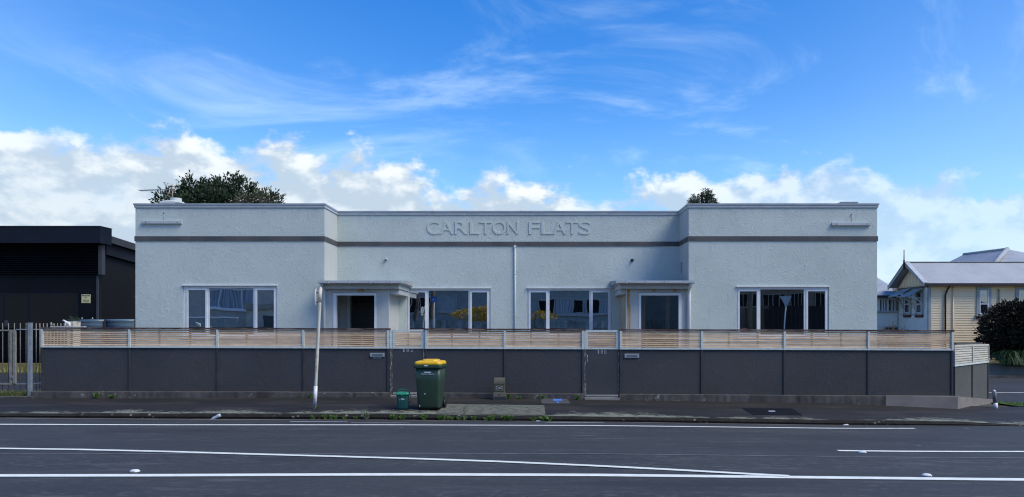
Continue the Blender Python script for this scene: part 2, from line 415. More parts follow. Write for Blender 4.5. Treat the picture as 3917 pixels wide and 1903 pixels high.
def asphalt(name, c1, c2, worn, wornk, lich=False, fleck=False):
    m = bpy.data.materials.new(name); m.use_nodes = True
    t = NT(m.node_tree); b = t.n['Principled BSDF']
    co = t.new('ShaderNodeNewGeometry').outputs['Position']
    c = t.mix(t.ramp(t.noise(t.scale(co, (.35, 1.2, 1)), .8, 5, .6), .35, .68), c1 + (1,), c2 + (1,))
    # chip grain
    gr = t.noise(co, 55, 3, .7)
    c = t.mix(t.ramp(gr, .55, .75, 0, .5), c, tuple(x * 2.1 for x in c1) + (1,))
    c = t.mix(t.ramp(gr, .45, .25, 0, .5), c, tuple(x * .5 for x in c1) + (1,))
    # worn pale streaks along the traffic
    wn = t.ramp(t.noise(t.scale(co, (.5, 2.6, 1)), 1.3, 8, .72), .54, .72)
    c = t.mix(t.math('MULTIPLY', wn, wornk), c, worn + (1,))
    xg_, yg_, zg_ = t.sep(co)
    band = t.ramp(t.noise(t.comb(0.0, yg_, 1.7), .9, 3, .6), .42, .60)
    fl_ = t.ramp(t.noise(t.scale(co, (.8, 2.2, 1)), 7.0, 6, .75), .50, .66)
    c = t.mix(t.math('MULTIPLY', t.math('MULTIPLY', fl_, band), wornk), c, worn + (1,))
    tar = t.ramp(t.noise(t.scale(co, (.35, 1.6, 1)), .55, 4, .55), .56, .66)
    c = t.mix(t.math('MULTIPLY', tar, .45), c, tuple(x * .55 for x in c2) + (1,))
    if fleck:
        vo = t.new('ShaderNodeTexVoronoi'); vo.inputs['Scale'].default_value = 1.0; t.l.new(t.scale(co, (.9, 2.2, .01)), vo.inputs['Vector'])
        pk_ = t.math('MULTIPLY', t.ramp(vo.outputs['Distance'], .055, .03), t.ramp(t.noise(co, .8, 2, .5), .50, .56))
        c = t.mix(t.math('MULTIPLY', pk_, .8), c, (.33, .33, .32, 1))
        jn = t.ramp(t.math('ABSOLUTE', t.math('SUBTRACT', yg_, t.math('ADD', 12.6, t.math('MULTIPLY', t.noise(t.comb(xg_, 0.0, 0.0), .5, 4, .6), .25)))), .02, .006)
        c = t.mix(t.math('MULTIPLY', jn, .6), c, tuple(x * .4 for x in c2) + (1,))
    if lich:
        x_, y_, z_ = t.sep(co)
        n = t.noise(t.scale(co, (.8, 1.6, 1)), 6.5, 6, .70)
        reach = t.ramp(t.noise(t.comb(x_, 0.0, 3.0), .42, 3, .6), .36, .62, .10, 1.0)
        dist = t.math('SUBTRACT', y_, 15.85)
        k = t.ramp(t.math('SUBTRACT', n, t.math('DIVIDE', dist, t.math('MULTIPLY', reach, 4.6))), .36, .41)
        k = t.math('MULTIPLY', k, t.ramp(y_, 17.3, 16.4))
        lc = t.mix(t.noise(co, 14, 3, .6), (.13, .14, .095, 1), (.36, .37, .275, 1))
        c = t.mix(t.math('MULTIPLY', k, .8), c, lc)
        bp = t.ramp(t.noise(t.scale(co, (.5, 1.1, 1)), .9, 4, .6), .50, .60)
        c = t.mix(t.math('MULTIPLY', t.math('MULTIPLY', bp, t.math('SUBTRACT', 1.0, k)), .55), c, (.040, .036, .032, 1))
        g2 = t.ramp(t.noise(co, 18, 3, .6), .66, .72)
        c = t.mix(t.math('MULTIPLY', g2, .35), c, (.15, .15, .13, 1))
    t.l.new(c, b.inputs['Base Color']); b.inputs['Roughness'].default_value = .72; b.inputs['Specular IOR Level'].default_value = .35
    t.l.new(t.bump(gr, .45, .006), b.inputs['Normal'])
    return m
M['road'] = asphalt('road_chipseal', (.043, .0445, .043), (.034, .0355, .036), (.098, .098, .092), 1.0, fleck=True)
M['path'] = asphalt('old_footpath_asphalt', (.0185, .0165, .0145), (.012, .011, .0105), (.044, .040, .035), .6, lich=True)
M['sideroad'] = asphalt('side_street_asphalt', (.036, .038, .042), (.03, .032, .036), (.06, .062, .065), .4)
M['yard'] = asphalt('yard_asphalt', (.035, .036, .040), (.026, .028, .032), (.07, .07, .07), .3)
def kerb_extra(t, co, c):
    p = t.new('ShaderNodeNewGeometry').outputs['Position']
    v = t.new('ShaderNodeTexVoronoi'); v.inputs['Scale'].default_value = 9; t.l.new(p, v.inputs['Vector'])
    k = t.math('MULTIPLY', t.ramp(v.outputs['Distance'], .30, .20), t.ramp(t.noise(p, 1.1, 3, .6), .52, .62))
    return t.mix(t.math('MULTIPLY', k, .8), c, (.20, .20, .15, 1))
M['kerb'] = mat('mossy_black_kerb', (.009, .008, .007), (.016, .015, .010), rough=.95, scale=5, bump=.8, bscale=22, bdist=.02, extra=kerb_extra)
M['earth'] = mat('bare_earth', (.07, .06, .045), (.05, .06, .03), rough=1)
M['paintline'] = mat('white_road_paint', (.80, .82, .74), (.70, .72, .66), rough=.6, scale=6, speck=(.2, .2, .21, .35), speckscale=22)
M['paintold'] = mat('worn_white_road_paint', (.50, .52, .54), (.36, .38, .40), rough=.65, scale=3, speck=(.12, .12, .13, .8), speckscale=14)
M['paintghost'] = mat('ghost_road_paint', (.15, .15, .155), (.09, .092, .1), rough=.7, scale=3)
M['channel'] = mat('pale_channel_edge', (.20, .17, .14), (.09, .085, .08), rough=.9, scale=1.2, stretch=(.5, 4, 1))

road = sheet('road', road_z, frange(-90, 90, 120), [-4.0, -2, 0, 2, 4, 6, 8, 9.3, 11, 12.5, 14, 14.75, 15.3, 15.85], M['road'])
# kerb: a weathered stone edge with a step of about 0.1 m
kx = frange(-90, 40, 520); km = MB()
kn = random.Random(3)
prof = []
for x in kx:
    zt, zb = rowz(KT, x), rowz(ROWS[-1], x)
    j = kn.uniform(-.010, .010); j2 = kn.uniform(-.018, .012)
    prof.append([(x, 15.82 + j2 * .3, zb - .05), (x, 15.80 + j2, zb + (zt - zb) * .45), (x, 15.84 + j2, zt - .012 + j), (x, 15.885 + j, zt + .005 + j * .4), (x, 15.93, zt - .03)])
for i in range(len(prof) - 1):
    n0 = len(km.v)
    km.v += prof[i] + prof[i + 1]
    for k in range(4): km.f.append((n0 + k, n0 + 5 + k, n0 + 6 + k, n0 + k + 1)); km.sm.append(False)
kb = km.build('kerb', M['kerb']); kb['kind'] = 'structure'
foot = sheet('footpath', path_z, frange(-60, 40, 300), [15.86, 16.0, 16.2, 16.6, 17.2, 17.8, 18.4, 19.0, 19.3, 19.6, 19.9], M['path'])
# ground beyond, out to the horizon
def ground_z(x, y):
    if y < 15.9: return min(road_z(x, y), rowz(ROWS[0], x)) - .05 if y > -5 else .2
    z = path_z(x, y) - .03
    return z
gx_ = [-1500, -400, -120] + frange(-60, 60, 120) + [120, 400, 1500]
ground = sheet('ground', ground_z, gx_, [19.7, 20.5, 21.2, 22, 23, 24, 27, 32, 40, 60, 120, 400, 1500], M['earth'])
gback = sheet('opposite_ground', lambda x, y: .18, [-1500, -100, 0, 100, 1500], [-1500, -200, -40, -3.6], M['earth'])
yard = sheet('yard', lambda x, y: path_z(x, y), frange(-60, -12.6, 40), [20.0, 20.6, 21.5, 23, 24, 27, 31.6], M['yard'], off=.004)
paving = sheet('front_yard_paving', lambda x, y: path_z(x, y), frange(-12.3, 9.6, 40), [19.75, 20.5, 21.5, 23, 24.4], M['concrete'], off=.004)
srd = sheet('side_road', lambda x, y: path_z(x, y), frange(11.8, 70, 120), [21.4, 22, 23, 24, 27, 31, 36.2], M['sideroad'], off=.006)
def verge_z(x, y): return path_z(x, y)
verge = sheet('grass_verge', verge_z, frange(12.35, 40, 100), [19.95, 20.3, 20.7, 21.35], mat('verge_soil', (.05, .085, .02), (.04, .06, .015), rough=1), off=.012)

def strip(name, pts, half, mat_, off=.006, fn=None, ends=None):
    """painted line following ground points (x, y)"""
    m = MB(); n = len(pts); fn = fn or road_z
    for i, (x, y) in enumerate(pts):
        a = Vector(pts[max(i - 1, 0)]); b = Vector(pts[min(i + 1, n - 1)]); t = (b - a).normalized(); nn = Vector((-t.y, t.x))
        for s_ in (-1, 1):
            q = Vector((x, y)) + nn * half * s_; m.v.append((q.x, q.y, fn(q.x, q.y) + off))
    m.f = [(2 * i, 2 * i + 2, 2 * i + 3, 2 * i + 1) for i in range(n - 1)]; m.sm = [False] * len(m.f)
    o = m.build(name, mat_); o['kind'] = 'structure'; return o
def roadY(px, py):
    """distance at which the road passes under a viewing ray"""
    lo, hi = 4.0, 15.85
    for _ in range(40):
        mid = (lo + hi) / 2
        if Z(py, mid) > road_z(X(px, mid), mid): lo = mid
        else: hi = mid
    return (lo + hi) / 2
strip('edge_line', [(x, 14.75) for x in frange(-60, X(3498, 14.75), 120)], .062, M['paintline'])
strip('centre_line', [(x, 9.3) for x in frange(-60, 60, 160)], .080, M['paintline'])
pp = [(0, 1718), (300, 1722), (640, 1730), (1300, 1749), (1900, 1768), (2600, 1801), (2850, 1815), (3020, 1824)]
mp = []
for px, py in pp:
    Y = roadY(px, py); mp.append((X(px, Y), Y))
mp = [(mp[0][0] - 22, mp[0][1] + .9)] + mp
dense = []
for a, b in zip(mp, mp[1:]):
    for k in range(8): dense.append((a[0] + (b[0] - a[0]) * k / 8, a[1] + (b[1] - a[1]) * k / 8))
dense.append(mp[-1])
strip('median_line', dense, .062, M['paintline'], off=.009)
Yl = roadY(3500, 1729)
strip('lane_line', [(x, Yl) for x in frange(X(3205, Yl), 60, 60)], .058, M['paintline'])
Yg = roadY(1900, 1753)
strip('old_lane_mark', [(x, 11.05) for x in frange(-60, 60, 120)], .030, M['paintghost'], off=.004)
strip('channel_edge', [(x, 15.66) for x in frange(-60, 40, 160)], .045, M['channel'], off=.004)
strip('worn_edge_mark', [(x, 15.3) for x in frange(X(1110, 15.3), X(1330, 15.3), 10)], .03, M['paintold'], off=.005)
strip('worn_edge_mark', [(x, 15.45) for x in frange(X(2085, 15.45), X(2310, 15.45), 10)], .03, M['paintold'], off=.005)
strip('side_road_line', [(x, 28.0) for x in frange(13.5, 70, 50)], .06, M['paintline'], off=.012, fn=path_z)
# crosshatched survey dabs near the kerb
for k, (px, w_) in enumerate([(1345, 70), (1400, 50), (1440, 60), (1500, 70)]):
    strip('faint_paint_dab', [(X(px, 15.2), 15.15 + .05 * (k % 2)), (X(px + w_, 15.2), 15.15 + .05 * ((k + 1) % 2))], .014, M['paintold'], off=.005)

# footpath details
def slab_extra(t, co, c):
    p = t.new('ShaderNodeNewGeometry').outputs['Position']
    k = t.ramp(t.noise(t.scale(p, (.7, 1.5, 1)), 9.0, 6, .7), .40, .58)
    c = t.mix(k, c, (.155, .165, .12, 1))
    k2 = t.ramp(t.noise(t.scale(p, (.6, 1.2, 1)), 5.0, 5, .7), .56, .66)
    return t.mix(t.math('MULTIPLY', k2, .8), c, (.022, .023, .02, 1))
M['slabc'] = mat('lichened_concrete_slab', (.065, .067, .054), (.045, .047, .04), rough=.95, extra=slab_extra, bump=.4, bscale=30, bdist=.006)
sl = sheet('concrete_slab', path_z, frange(X(1680, 16.5), X(2085, 16.5), 24), [15.95, 16.3, 16.8, 17.3, 17.75], M['slabc'], off=.008)
def plate(name, pts, mat_, fn=path_z, off=.008, thick=.02):
    top = [(x, y, fn(x, y) + off) for x, y in pts]
    return MB().poly([(x, y, z - thick) for x, y, z in top], (0, 0, thick)).build(name, mat_)
def pathY(px, py):
    lo, hi = 15.9, 40.0
    for _ in range(40):
        mid = (lo + hi) / 2
        if Z(py, mid) > path_z(X(px, mid), mid): lo = mid
        else: hi = mid
    return (lo + hi) / 2
def on_path(px, py):
    Y = pathY(px, py); return (X(px, Y), Y)
M['iron'] = mat('dark_cast_iron', (.006, .007, .011), (.009, .010, .014), rough=.85, spec=.12)
c_ = plate('access_cover', [on_path(2838, 1563), on_path(3030, 1564), on_path(3070, 1590), on_path(2880, 1588)], M['iron'])
tag(c_, 'large black steel access cover set into the footpath near the kerb', 'access cover')
M['bluepaint'] = mat('blue_survey_paint', (.05, .17, .62), (.08, .22, .66), rough=.7)
M['palegrey'] = mat('pale_marking', (.5, .52, .62), rough=.6)
dab = plate('paint_dab', [on_path(2938, 1574), on_path(2962, 1573.6), on_path(2966, 1577), on_path(2942, 1577)], M['palegrey'], off=.012, thick=.003); dab.parent = c_
cov = thing('service_cover', 'grey concrete service cover with blue paint marks by the wall base', 'service cover', on_path(2120, 1532) + (0,))
MB().poly([(x, y, path_z(x, y) - .01) for x, y in [on_path(2068, 1527), on_path(2168, 1527), on_path(2182, 1545), on_path(2072, 1545)]], (0, 0, .02)).build('cover_slab', mat('grey_cover', (.07, .072, .078), (.055, .056, .06), rough=.8), cov)
MB().poly([(x, y, path_z(x, y) + .010) for x, y in [on_path(2114, 1529), on_path(2149, 1529), on_path(2152, 1535), on_path(2118, 1535.5)]], (0, 0, .003)).build('blue_mark', M['bluepaint'], cov)
MB().poly([(x, y, path_z(x, y) + .010) for x, y in [on_path(2128, 1539), on_path(2136, 1539), on_path(2139, 1544), on_path(2131, 1544)]], (0, 0, .003)).build('blue_mark', M['bluepaint'], cov)

# raised road studs
def stud(px, py, label, tilt):
    Y = roadY(px, py); x = X(px, Y); z = road_z(x, Y)
    t = thing('road_stud', label, 'road stud', (x, Y, z), 'raised road studs')
    rings = []
    for rr, h in ((.062, 0), (.060, .012), (.045, .026), (.02, .032)):
        rings.append([(rr * math.cos(2 * math.pi * k / 14), rr * .9 * math.sin(2 * math.pi * k / 14), h) for k in range(14)])
    MB().loft(rings, smooth=True).build('dome', M['white'], t, local=True)
    rings = [[(r_ * math.cos(2 * math.pi * k / 14), r_ * math.sin(2 * math.pi * k / 14), h) for k in range(14)] for r_, h in ((.085, 0), (.085, .004))]
    MB().loft(rings).build('base', M['batten'], t, local=True)
    MB().box(-.022, .022, -.058, -.052, .006, .018).build('reflector', M['offwhite'], t, local=True)
stud(516, 1806, 'white raised road stud between the two converging white lines', 0)
stud(3298, 1733, 'white raised road stud touching the thin lane line', 0)
stud(3545, 1822, 'white raised road stud beside the single thick centre line', 0)

# ------------------------------------------------------------------ the flats
fl = thing('block_of_flats', 'single storey grey stucco block of flats with raised lettering on its parapet', 'building', (0, 23.0, 0))
YW, YC = 23.0, 24.48
xl, xr = X(518, YW), X(3355, YW)
xa, xb = X(1240.5, YW), X(2634.5, YW)
ZT = 5.29
def wall_with_holes(name, mat_, x0, x1, z0, z1, y0, y1, holes):
    m = MB(); xs = sorted({x0, x1} | {h[0] for h in holes} | {h[1] for h in holes}); zs = sorted({z0, z1} | {h[2] for h in holes} | {h[3] for h in holes})
    for i in range(len(xs) - 1):
        for j in range(len(zs) - 1):
            cx_, cz_ = (xs[i] + xs[i + 1]) / 2, (zs[j] + zs[j + 1]) / 2
            if any(h[0] < cx_ < h[1] and h[2] < cz_ < h[3] for h in holes): continue
            m.box(xs[i], xs[i + 1], y0, y1, zs[j], zs[j + 1])
    bm = bmesh.new()
    o = m.build(name, mat_, fl)
    me = o.data; bm.from_mesh(me); bmesh.ops.remove_doubles(bm, verts=bm.verts, dist=1e-5)
    # drop the doubled inner faces between neighbouring blocks
    seen = {}
    for f in bm.faces:
        k = tuple(sorted(v.index for v in f.verts)); seen.setdefault(k, []).append(f)
    bm.verts.index_update(); kill = [f for fs in seen.values() if len(fs) > 1 for f in fs]
    bmesh.ops.delete(bm, geom=kill, context='FACES_ONLY'); bm.to_mesh(me); bm.free(); bm = None
    return o
# windows: (Y, head y, [frame-left, p1l, p1r, p2l, p2r, p3l, p3r, frame-right] px, label)
WIN = [(YW, 1091, [701, 718.5, 784.6, 798, 968.4, 982, 1047, 1058], 'reflecting a pale house'),
       (YC, 1101, [1553, 1566, 1625.5, 1638.6, 1792, 1804.5, 1863, 1875], ''),
       (YC, 1101, [2018, 2029.6, 2089, 2102.2, 2254.8, 2267.5, 2326.6, 2339], ''),
       (YW, 1096, [2820, 2830, 2895.5, 2909.5, 3077, 3091.5, 3157.5, 3170], '')]
SILL = Z(1288, YW)
def wrect(wd):
    Y, hy, p, _ = wd
    return (X(p[0] - 1, Y), X(p[7] + 1, Y), SILL, Z(hy + 4, Y))
holes_l = [wrect(WIN[0])]; holes_r = [wrect(WIN[3])]; holes_c = [wrect(WIN[1]), wrect(WIN[2])]
wall_with_holes('wall', M['wall'], xl, xa, -.4, ZT, YW, YW + .22, holes_l)
wall_with_holes('wall', M['wall'], xb, xr, -.4, ZT, YW, YW + .22, holes_r)
pL0, pL1 = X(1275, 22.85), X(1440, 22.85)
wall_with_holes('wall', M['wall'], xa, xb, -.4, ZT, YC, YC + .22, holes_c)
MB().box(xa - .22, xa - .001, YW + .221, YC + .2, -.4, ZT).build('wall', M['smooth_wall'], fl)
MB().box(xb + .001, xb + .22, YW + .221, YC + .2, -.4, ZT).build('wall', M['smooth_wall'], fl)
# thin smooth reveals facing across the recess
MB().box(xa - .0005, xa + .004, YW + .006, YC - .001, 3.0, ZT).build('smooth_return', M['smooth_wall'], fl)
MB().box(xb - .004, xb + .0005, YW + .006, YC - .001, 3.0, ZT).build('smooth_return', M['smooth_wall'], fl)
MB().box(xl + .001, xl + .22, YW + .221, 34, -.4, ZT).build('wall', M['wall'], fl)
MB().box(xr - .22, xr - .001, YW + .221, 34, -.4, ZT).build('wall', M['wall'], fl)
MB().box(xl + .22, xr - .22, 33.8, 34, -.4, ZT).build('wall', M['wall'], fl)
rf = MB().box(xl + .23, xr - .23, YC + .23, 33.79, 4.70, 4.85)
rf.box(xl + .23, xa - .23, YW + .23, YC + .2, 4.70, 4.85).box(xb + .23, xr - .23, YW + .23, YC + .2, 4.70, 4.85)
rf.build('roof', mat('roof_membrane', (.2, .2, .2), rough=.9), fl)
# parapet capping: a grey metal flashing over a painted fascia board
def run(name, mat_, pts, y_out, z0, z1, thick):
    """moulding following the plan line of the front (list of x,y), pushed out by y_out"""
    m = MB()
    n = len(pts)
    def offs(i, o):
        p = Vector(pts[i]); ns = []
        if i > 0: t = (p - Vector(pts[i - 1])).normalized(); ns.append(Vector((t.y, -t.x)))
        if i < n - 1: t = (Vector(pts[i + 1]) - p).normalized(); ns.append(Vector((t.y, -t.x)))
        b = sum(ns, Vector((0, 0)))
        if len(ns) == 2: b = b / (1 + ns[0].dot(ns[1]))
        return p + b * o
    rings = []
    for i in range(n):
        a = offs(i, y_out); b = offs(i, -thick)
        rings.append([(a.x, a.y, z0), (a.x, a.y, z1), (b.x, b.y, z1), (b.x, b.y, z0)])
    m.loft(rings)
    return m.build(name, mat_, fl)
plan = [(xl, 33.9), (xl, YW), (xa, YW), (xa, YC), (xb, YC), (xb, YW), (xr, YW), (xr, 33.9)]
run('parapet_board', M['fascia'], plan, .028, ZT - .015, ZT + .055, .2)
run('parapet_flashing', M['cap'], plan, .045, ZT + .055, ZT + .105, .24)
run('parapet_shadow_bead', M['cap'], plan, .012, ZT - .03, ZT - .015, .02)
run('painted_band', M['band'], [(xl, 25), (xl, YW), (xa, YW), (xa, YC), (xb, YC), (xb, YW), (xr, YW), (xr, 25)], .022, 4.291, 4.432, .004)
# joints in the flashing
for px, Y in ((2550 + 1083 / 3.03, YW), (2550 + 1466 / 3.03, YW), (1657, YC), (1993, YC), (900, YW)):
    box('flashing_joint', M['cap'], fl, X(px, Y) - .012, X(px, Y) + .012, Y - .050, Y - .046, ZT + .05, ZT + .109)
# raised lettering
M['letter'] = mat('letter_paint', (.50, .56, .53), (.47, .527, .50), rough=.6)
lx = [(268, 418), (425, 592), (612, 768), (795, 915), (915, 1065), (1075, 1242), (1257, 1392), None, (1522, 1657), (1677, 1815), (1820, 1978), (1983, 2130), (2138, 2287)]
for ch, ex in zip('CARLTON FLATS', lx):
    if ex is None: continue
    x0, x1 = X(1550 + ex[0] / 3.22, YC), X(1550 + ex[1] / 3.22, YC)
    za, zb = Z(897, YC), Z(848, YC)
    if ch in 'COS': za -= .008; zb += .008
    place_text('letter', ch, M['letter'], fl, x0, x1, za, zb, YC - .007, depth=.022)

def window(wd, wide_label=None):
    Y, hy, p, _ = wd
    xs = [X(v, Y) for v in p]; zt = Z(hy + 4, Y); zb = SILL
    wroot = MB()
    g = .012
    yo, yi = Y + .03, Y + .10            # frame sits a little back in the wall
    fo = MB()
    fo.box(xs[0], xs[1] - .05, yo, yi, zb + .05, zt - .06)
    fo.box(xs[6] + .05, xs[7], yo, yi, zb + .05, zt - .06)
    fo.box(xs[0], xs[7], yo, yi, zt - .06, zt)
    fo.box(xs[0], xs[7], yo, yi, zb, zb + .05)
    wf = fo.build('window', M['white'], fl)
    # casements either side stand slightly proud of the fixed middle light
    for (a, b, ra, rb) in ((xs[1] - .05, xs[2] + .05, xs[1], xs[2]), (xs[5] - .05, xs[6] + .05, xs[5], xs[6])):
        s_ = MB(); y0, y1 = Y + .012, Y + .06
        s_.box(a, ra, y0, y1, zb + .055, zt - .062); s_.box(rb, b, y0, y1, zb + .055, zt - .062)
        s_.box(ra, rb, y0, y1, zt - .115, zt - .062); s_.box(ra, rb, y0, y1, zb + .055, zb + .11)
        o = s_.build('sash', M['white'], wf); ORG[o.name] = ORG[wf.name]
        pn = MB().box(ra, rb, Y + .035, Y + .042, zb + .11, zt - .115).build('pane', M['glass'], wf)
    for ma, mb in ((xs[2] + .05, xs[3]), (xs[4], xs[5] - .05)): MB().box(ma, mb, yo, yi, zb + .05, zt - .06).build('mullion', M['white'], wf)
    MB().box(xs[3], xs[4], Y + .06, Y + .067, zb + .05, zt - .06).build('pane', M['glass'], wf)
    MB().box(xs[0] - .03, xs[7] + .03, Y - .045, Y + .03, zt + .006, zt + .036).build('head_flashing', M['white'], wf)
    MB().box(xs[0] - .02, xs[7] + .02, Y - .05, Y + .1, zb - .045, zb - .002).build('sill', M['white'], wf)
    for x_ in (xs[0] - .004, xs[7] + .004): pass
    # dark room behind
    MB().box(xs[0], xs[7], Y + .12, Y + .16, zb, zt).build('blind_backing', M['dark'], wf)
for wd in WIN: window(wd)

# porches
YP = 22.85
def porch(side):
    s = side
    if s < 0: x0, x1 = xa - .001, X(1487, YP); fr = (1275, 1440, 1287, 1432); gut = (1214, 1538)
    else: x0, x1 = X(2396, YP), xb + .001; fr = (2443, 2607, 2452, 2596); gut = (2358, 2660)
    pr = MB()
    ox0, ox1, oz = X(fr[0], YP), X(fr[1], YP), Z(1121.5, YP)
    # front wall with its opening, and the outer side wall running back to the recess
    top = 2.955
    pw = MB()
    pw.box(x0, ox0, YP, YP + .15, -.2, top); pw.box(ox1, x1, YP, YP + .15, -.2, top); pw.box(ox0, ox1, YP, YP + .15, oz, top); pw.box(ox0, ox1, YP, YP + .15, -.2, .55)
    if s < 0: pw.box(x1 - .12, x1, YP + .151, YC - .002, -.2, top)
    else: pw.box(x0, x0 + .12, YP + .151, YC - .002, -.2, top)
    w_ = pw.build('porch', M['porch'], fl)
    # white corner bead on the outer arris
    xc = x1 if s < 0 else x0
    MB().box(xc - .012, xc + .012, YP - .006, YP + .02, .2, top - .002).build('corner_bead', M['offwhite'], w_)
    # canopy: lower moulding, fascia, roof, gutter
    g0, g1 = X(gut[0], YP - .42), X(gut[1], YP - .42)
    def lay(name, m_, inset_f, inset_s, z0, z1):
        if s < 0: a, b = x0 - .0 + .002, g1 - inset_s
        else: a, b = g0 + inset_s, x1 - .002
        o = MB()
        o.box(a, b, YP - .42 + inset_f, YC - .003, z0, z1)
        return o.build(name, m_, w_)
    lay('canopy_fascia', M['fascia'], .24, .13, 2.872, 3.0)
    lay('canopy_bed_mould', M['fascia'], .17, .07, 3.0, 3.035)
    o = MB()
    if s < 0: o.box(x1 + .004, g1 - .16, YP + .02, YC - .003, 2.72, 2.871)
    else: o.box(g0 + .16, x0 - .004, YP + .02, YC - .003, 2.72, 2.871)
    o.build('canopy_soffit_block', M['fascia'], w_)
    # sheet roof with a shallow fall
    a, b = (g0 + .02, g1) if s < 0 else (g0, g1 - .02)
    ra, rb = (x0, g1 - .02) if s < 0 else (g0 + .02, x1)
    MB().hexa([(ra, YP - .36, 3.036), (rb, YP - .36, 3.036), (rb, YC - .004, 3.036), (ra, YC - .004, 3.036)],
              [(ra, YP - .36, 3.10), (rb, YP - .36, 3.10), (rb, YC - .004, 3.20), (ra, YC - .004, 3.20)]).build('canopy_roof', M['cap'], w_)
    gm = MB()
    prof = [(-.46, 3.09), (-.455, 3.03), (-.43, 3.012), (-.375, 3.012), (-.361, 3.09), (-.372, 3.09), (-.385, 3.025), (-.43, 3.025), (-.446, 3.04), (-.45, 3.09)]
    gm.loft([[(xx, YP + q[0], q[1]) for q in prof] for xx in (a, b)])
    gu = gm.build('gutter', M['pipe'], w_)
    for k in range(4):
        xx = a + (b - a) * (k + .5) / 4
        MB().box(xx - .012, xx + .012, YP - .468, YP - .45, 3.01, 3.098).build('gutter_bracket', M['fascia'], w_)
    # down pipe
    xd = X(1240.5, YP - .05) if s < 0 else X(2636, YP - .05)
    MB().tube([(xd, YP - .40, 3.02), (xd, YP - .22, 2.93), (xd, YP - .07, 2.86), (xd, YP - .06, 2.7), (xd, YP - .06, .1)], .043 if s < 0 else .05, 12).build('downpipe', M['pipe'] if s < 0 else M['pipewhite'], w_)
    # white joinery round the opening
    fm = MB(); iz = Z(1131, YP)
    i0, i1 = X(fr[2], YP), X(fr[3], YP)
    fm.box(ox0, i0, YP - .012, YP + .12, .55, oz - .002); fm.box(i1, ox1, YP - .012, YP + .12, .55, oz - .002); fm.box(i0, i1, YP - .012, YP + .12, iz, oz - .002)
    fr_ = fm.build('opening_frame', M['white'], w_)
    MB().box(ox0 - .02, ox1 + .02, YP - .03, YP - .013, oz, oz + .025).build('head_flashing', M['cap'], w_)
    # inside
    bx0, bx1 = (x0 + .23, x1 - .121) if s < 0 else (x0 + .121, x1 - .23)
    if s < 0:
        xm = X(1331, 24.3)
        MB().box(x0 + .01, xm, 24.25, 24.47, .2, 2.86).build('inner_wall', M['porch'], w_)
        MB().box(xm + .002, xm + .09, 24.2, 24.47, .2, 2.86).build('door_jamb', M['offwhite'], w_)
        dr = MB().box(xm + .092, x1 - .125, 24.4, 24.46, .2, 2.86).build('door', M['screen'], w_)
        fr2 = MB(); da, db = xm + .16, x1 - .2
        for z0, z1 in ((.6, 1.55), (1.58, 2.5)):
            fr2.box(da, db, 24.385, 24.399, z1 - .012, z1); fr2.box(da, db, 24.385, 24.399, z0, z0 + .012)
            fr2.box(da, da + .012, 24.385, 24.399, z0 + .012, z1 - .012); fr2.box(db - .012, db, 24.385, 24.399, z0 + .012, z1 - .012)
        fr2.build('door_moulding', mat('dark_moulding', (.05, .05, .055), rough=.5), w_)
        MB().tube([(X(1362, 23.2), 23.2, 2.87), (X(1362, 23.2), 23.2, 2.74)], .004, 6).build('light_cord', M['offwhite'], w_)
        MB().tube([(X(1362, 23.2), 23.2, 2.74), (X(1362, 23.2), 23.2, 2.69)], .013, 8).build('light_holder', M['offwhite'], w_)
    else:
        MB().box(i0, i1, YP + .05, YP + .056, .55, iz).build('pane', M['clearglass'], w_)
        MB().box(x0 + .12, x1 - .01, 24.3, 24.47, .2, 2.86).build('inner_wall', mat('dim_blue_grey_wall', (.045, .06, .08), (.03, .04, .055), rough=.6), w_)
        for pa, pb in ((2452, 2468), (2545, 2561)):
            MB().box(X(pa, 23.2), X(pb, 23.2), 23.15, 23.22, .2, 2.86).build('timber_post', M['timber_brown'], w_)
        cu = MB(); n0 = 26
        xs_ = [X(2500, 23.9) + (X(2540, 23.9) - X(2500, 23.9)) * k / n0 for k in range(n0 + 1)]
        for k in range(n0): 
            cu.add([(xs_[k], 23.9 + .02 * math.sin(k * 1.3), .3), (xs_[k + 1], 23.9 + .02 * math.sin((k + 1) * 1.3), .3), (xs_[k + 1], 23.9 + .02 * math.sin((k + 1) * 1.3), 2.8), (xs_[k], 23.9 + .02 * math.sin(k * 1.3), 2.8)], [(0, 1, 2, 3)])
        cu.build('curtain', mat('dim_curtain', (.09, .10, .11), rough=.9), w_)
porch(-1); porch(1)

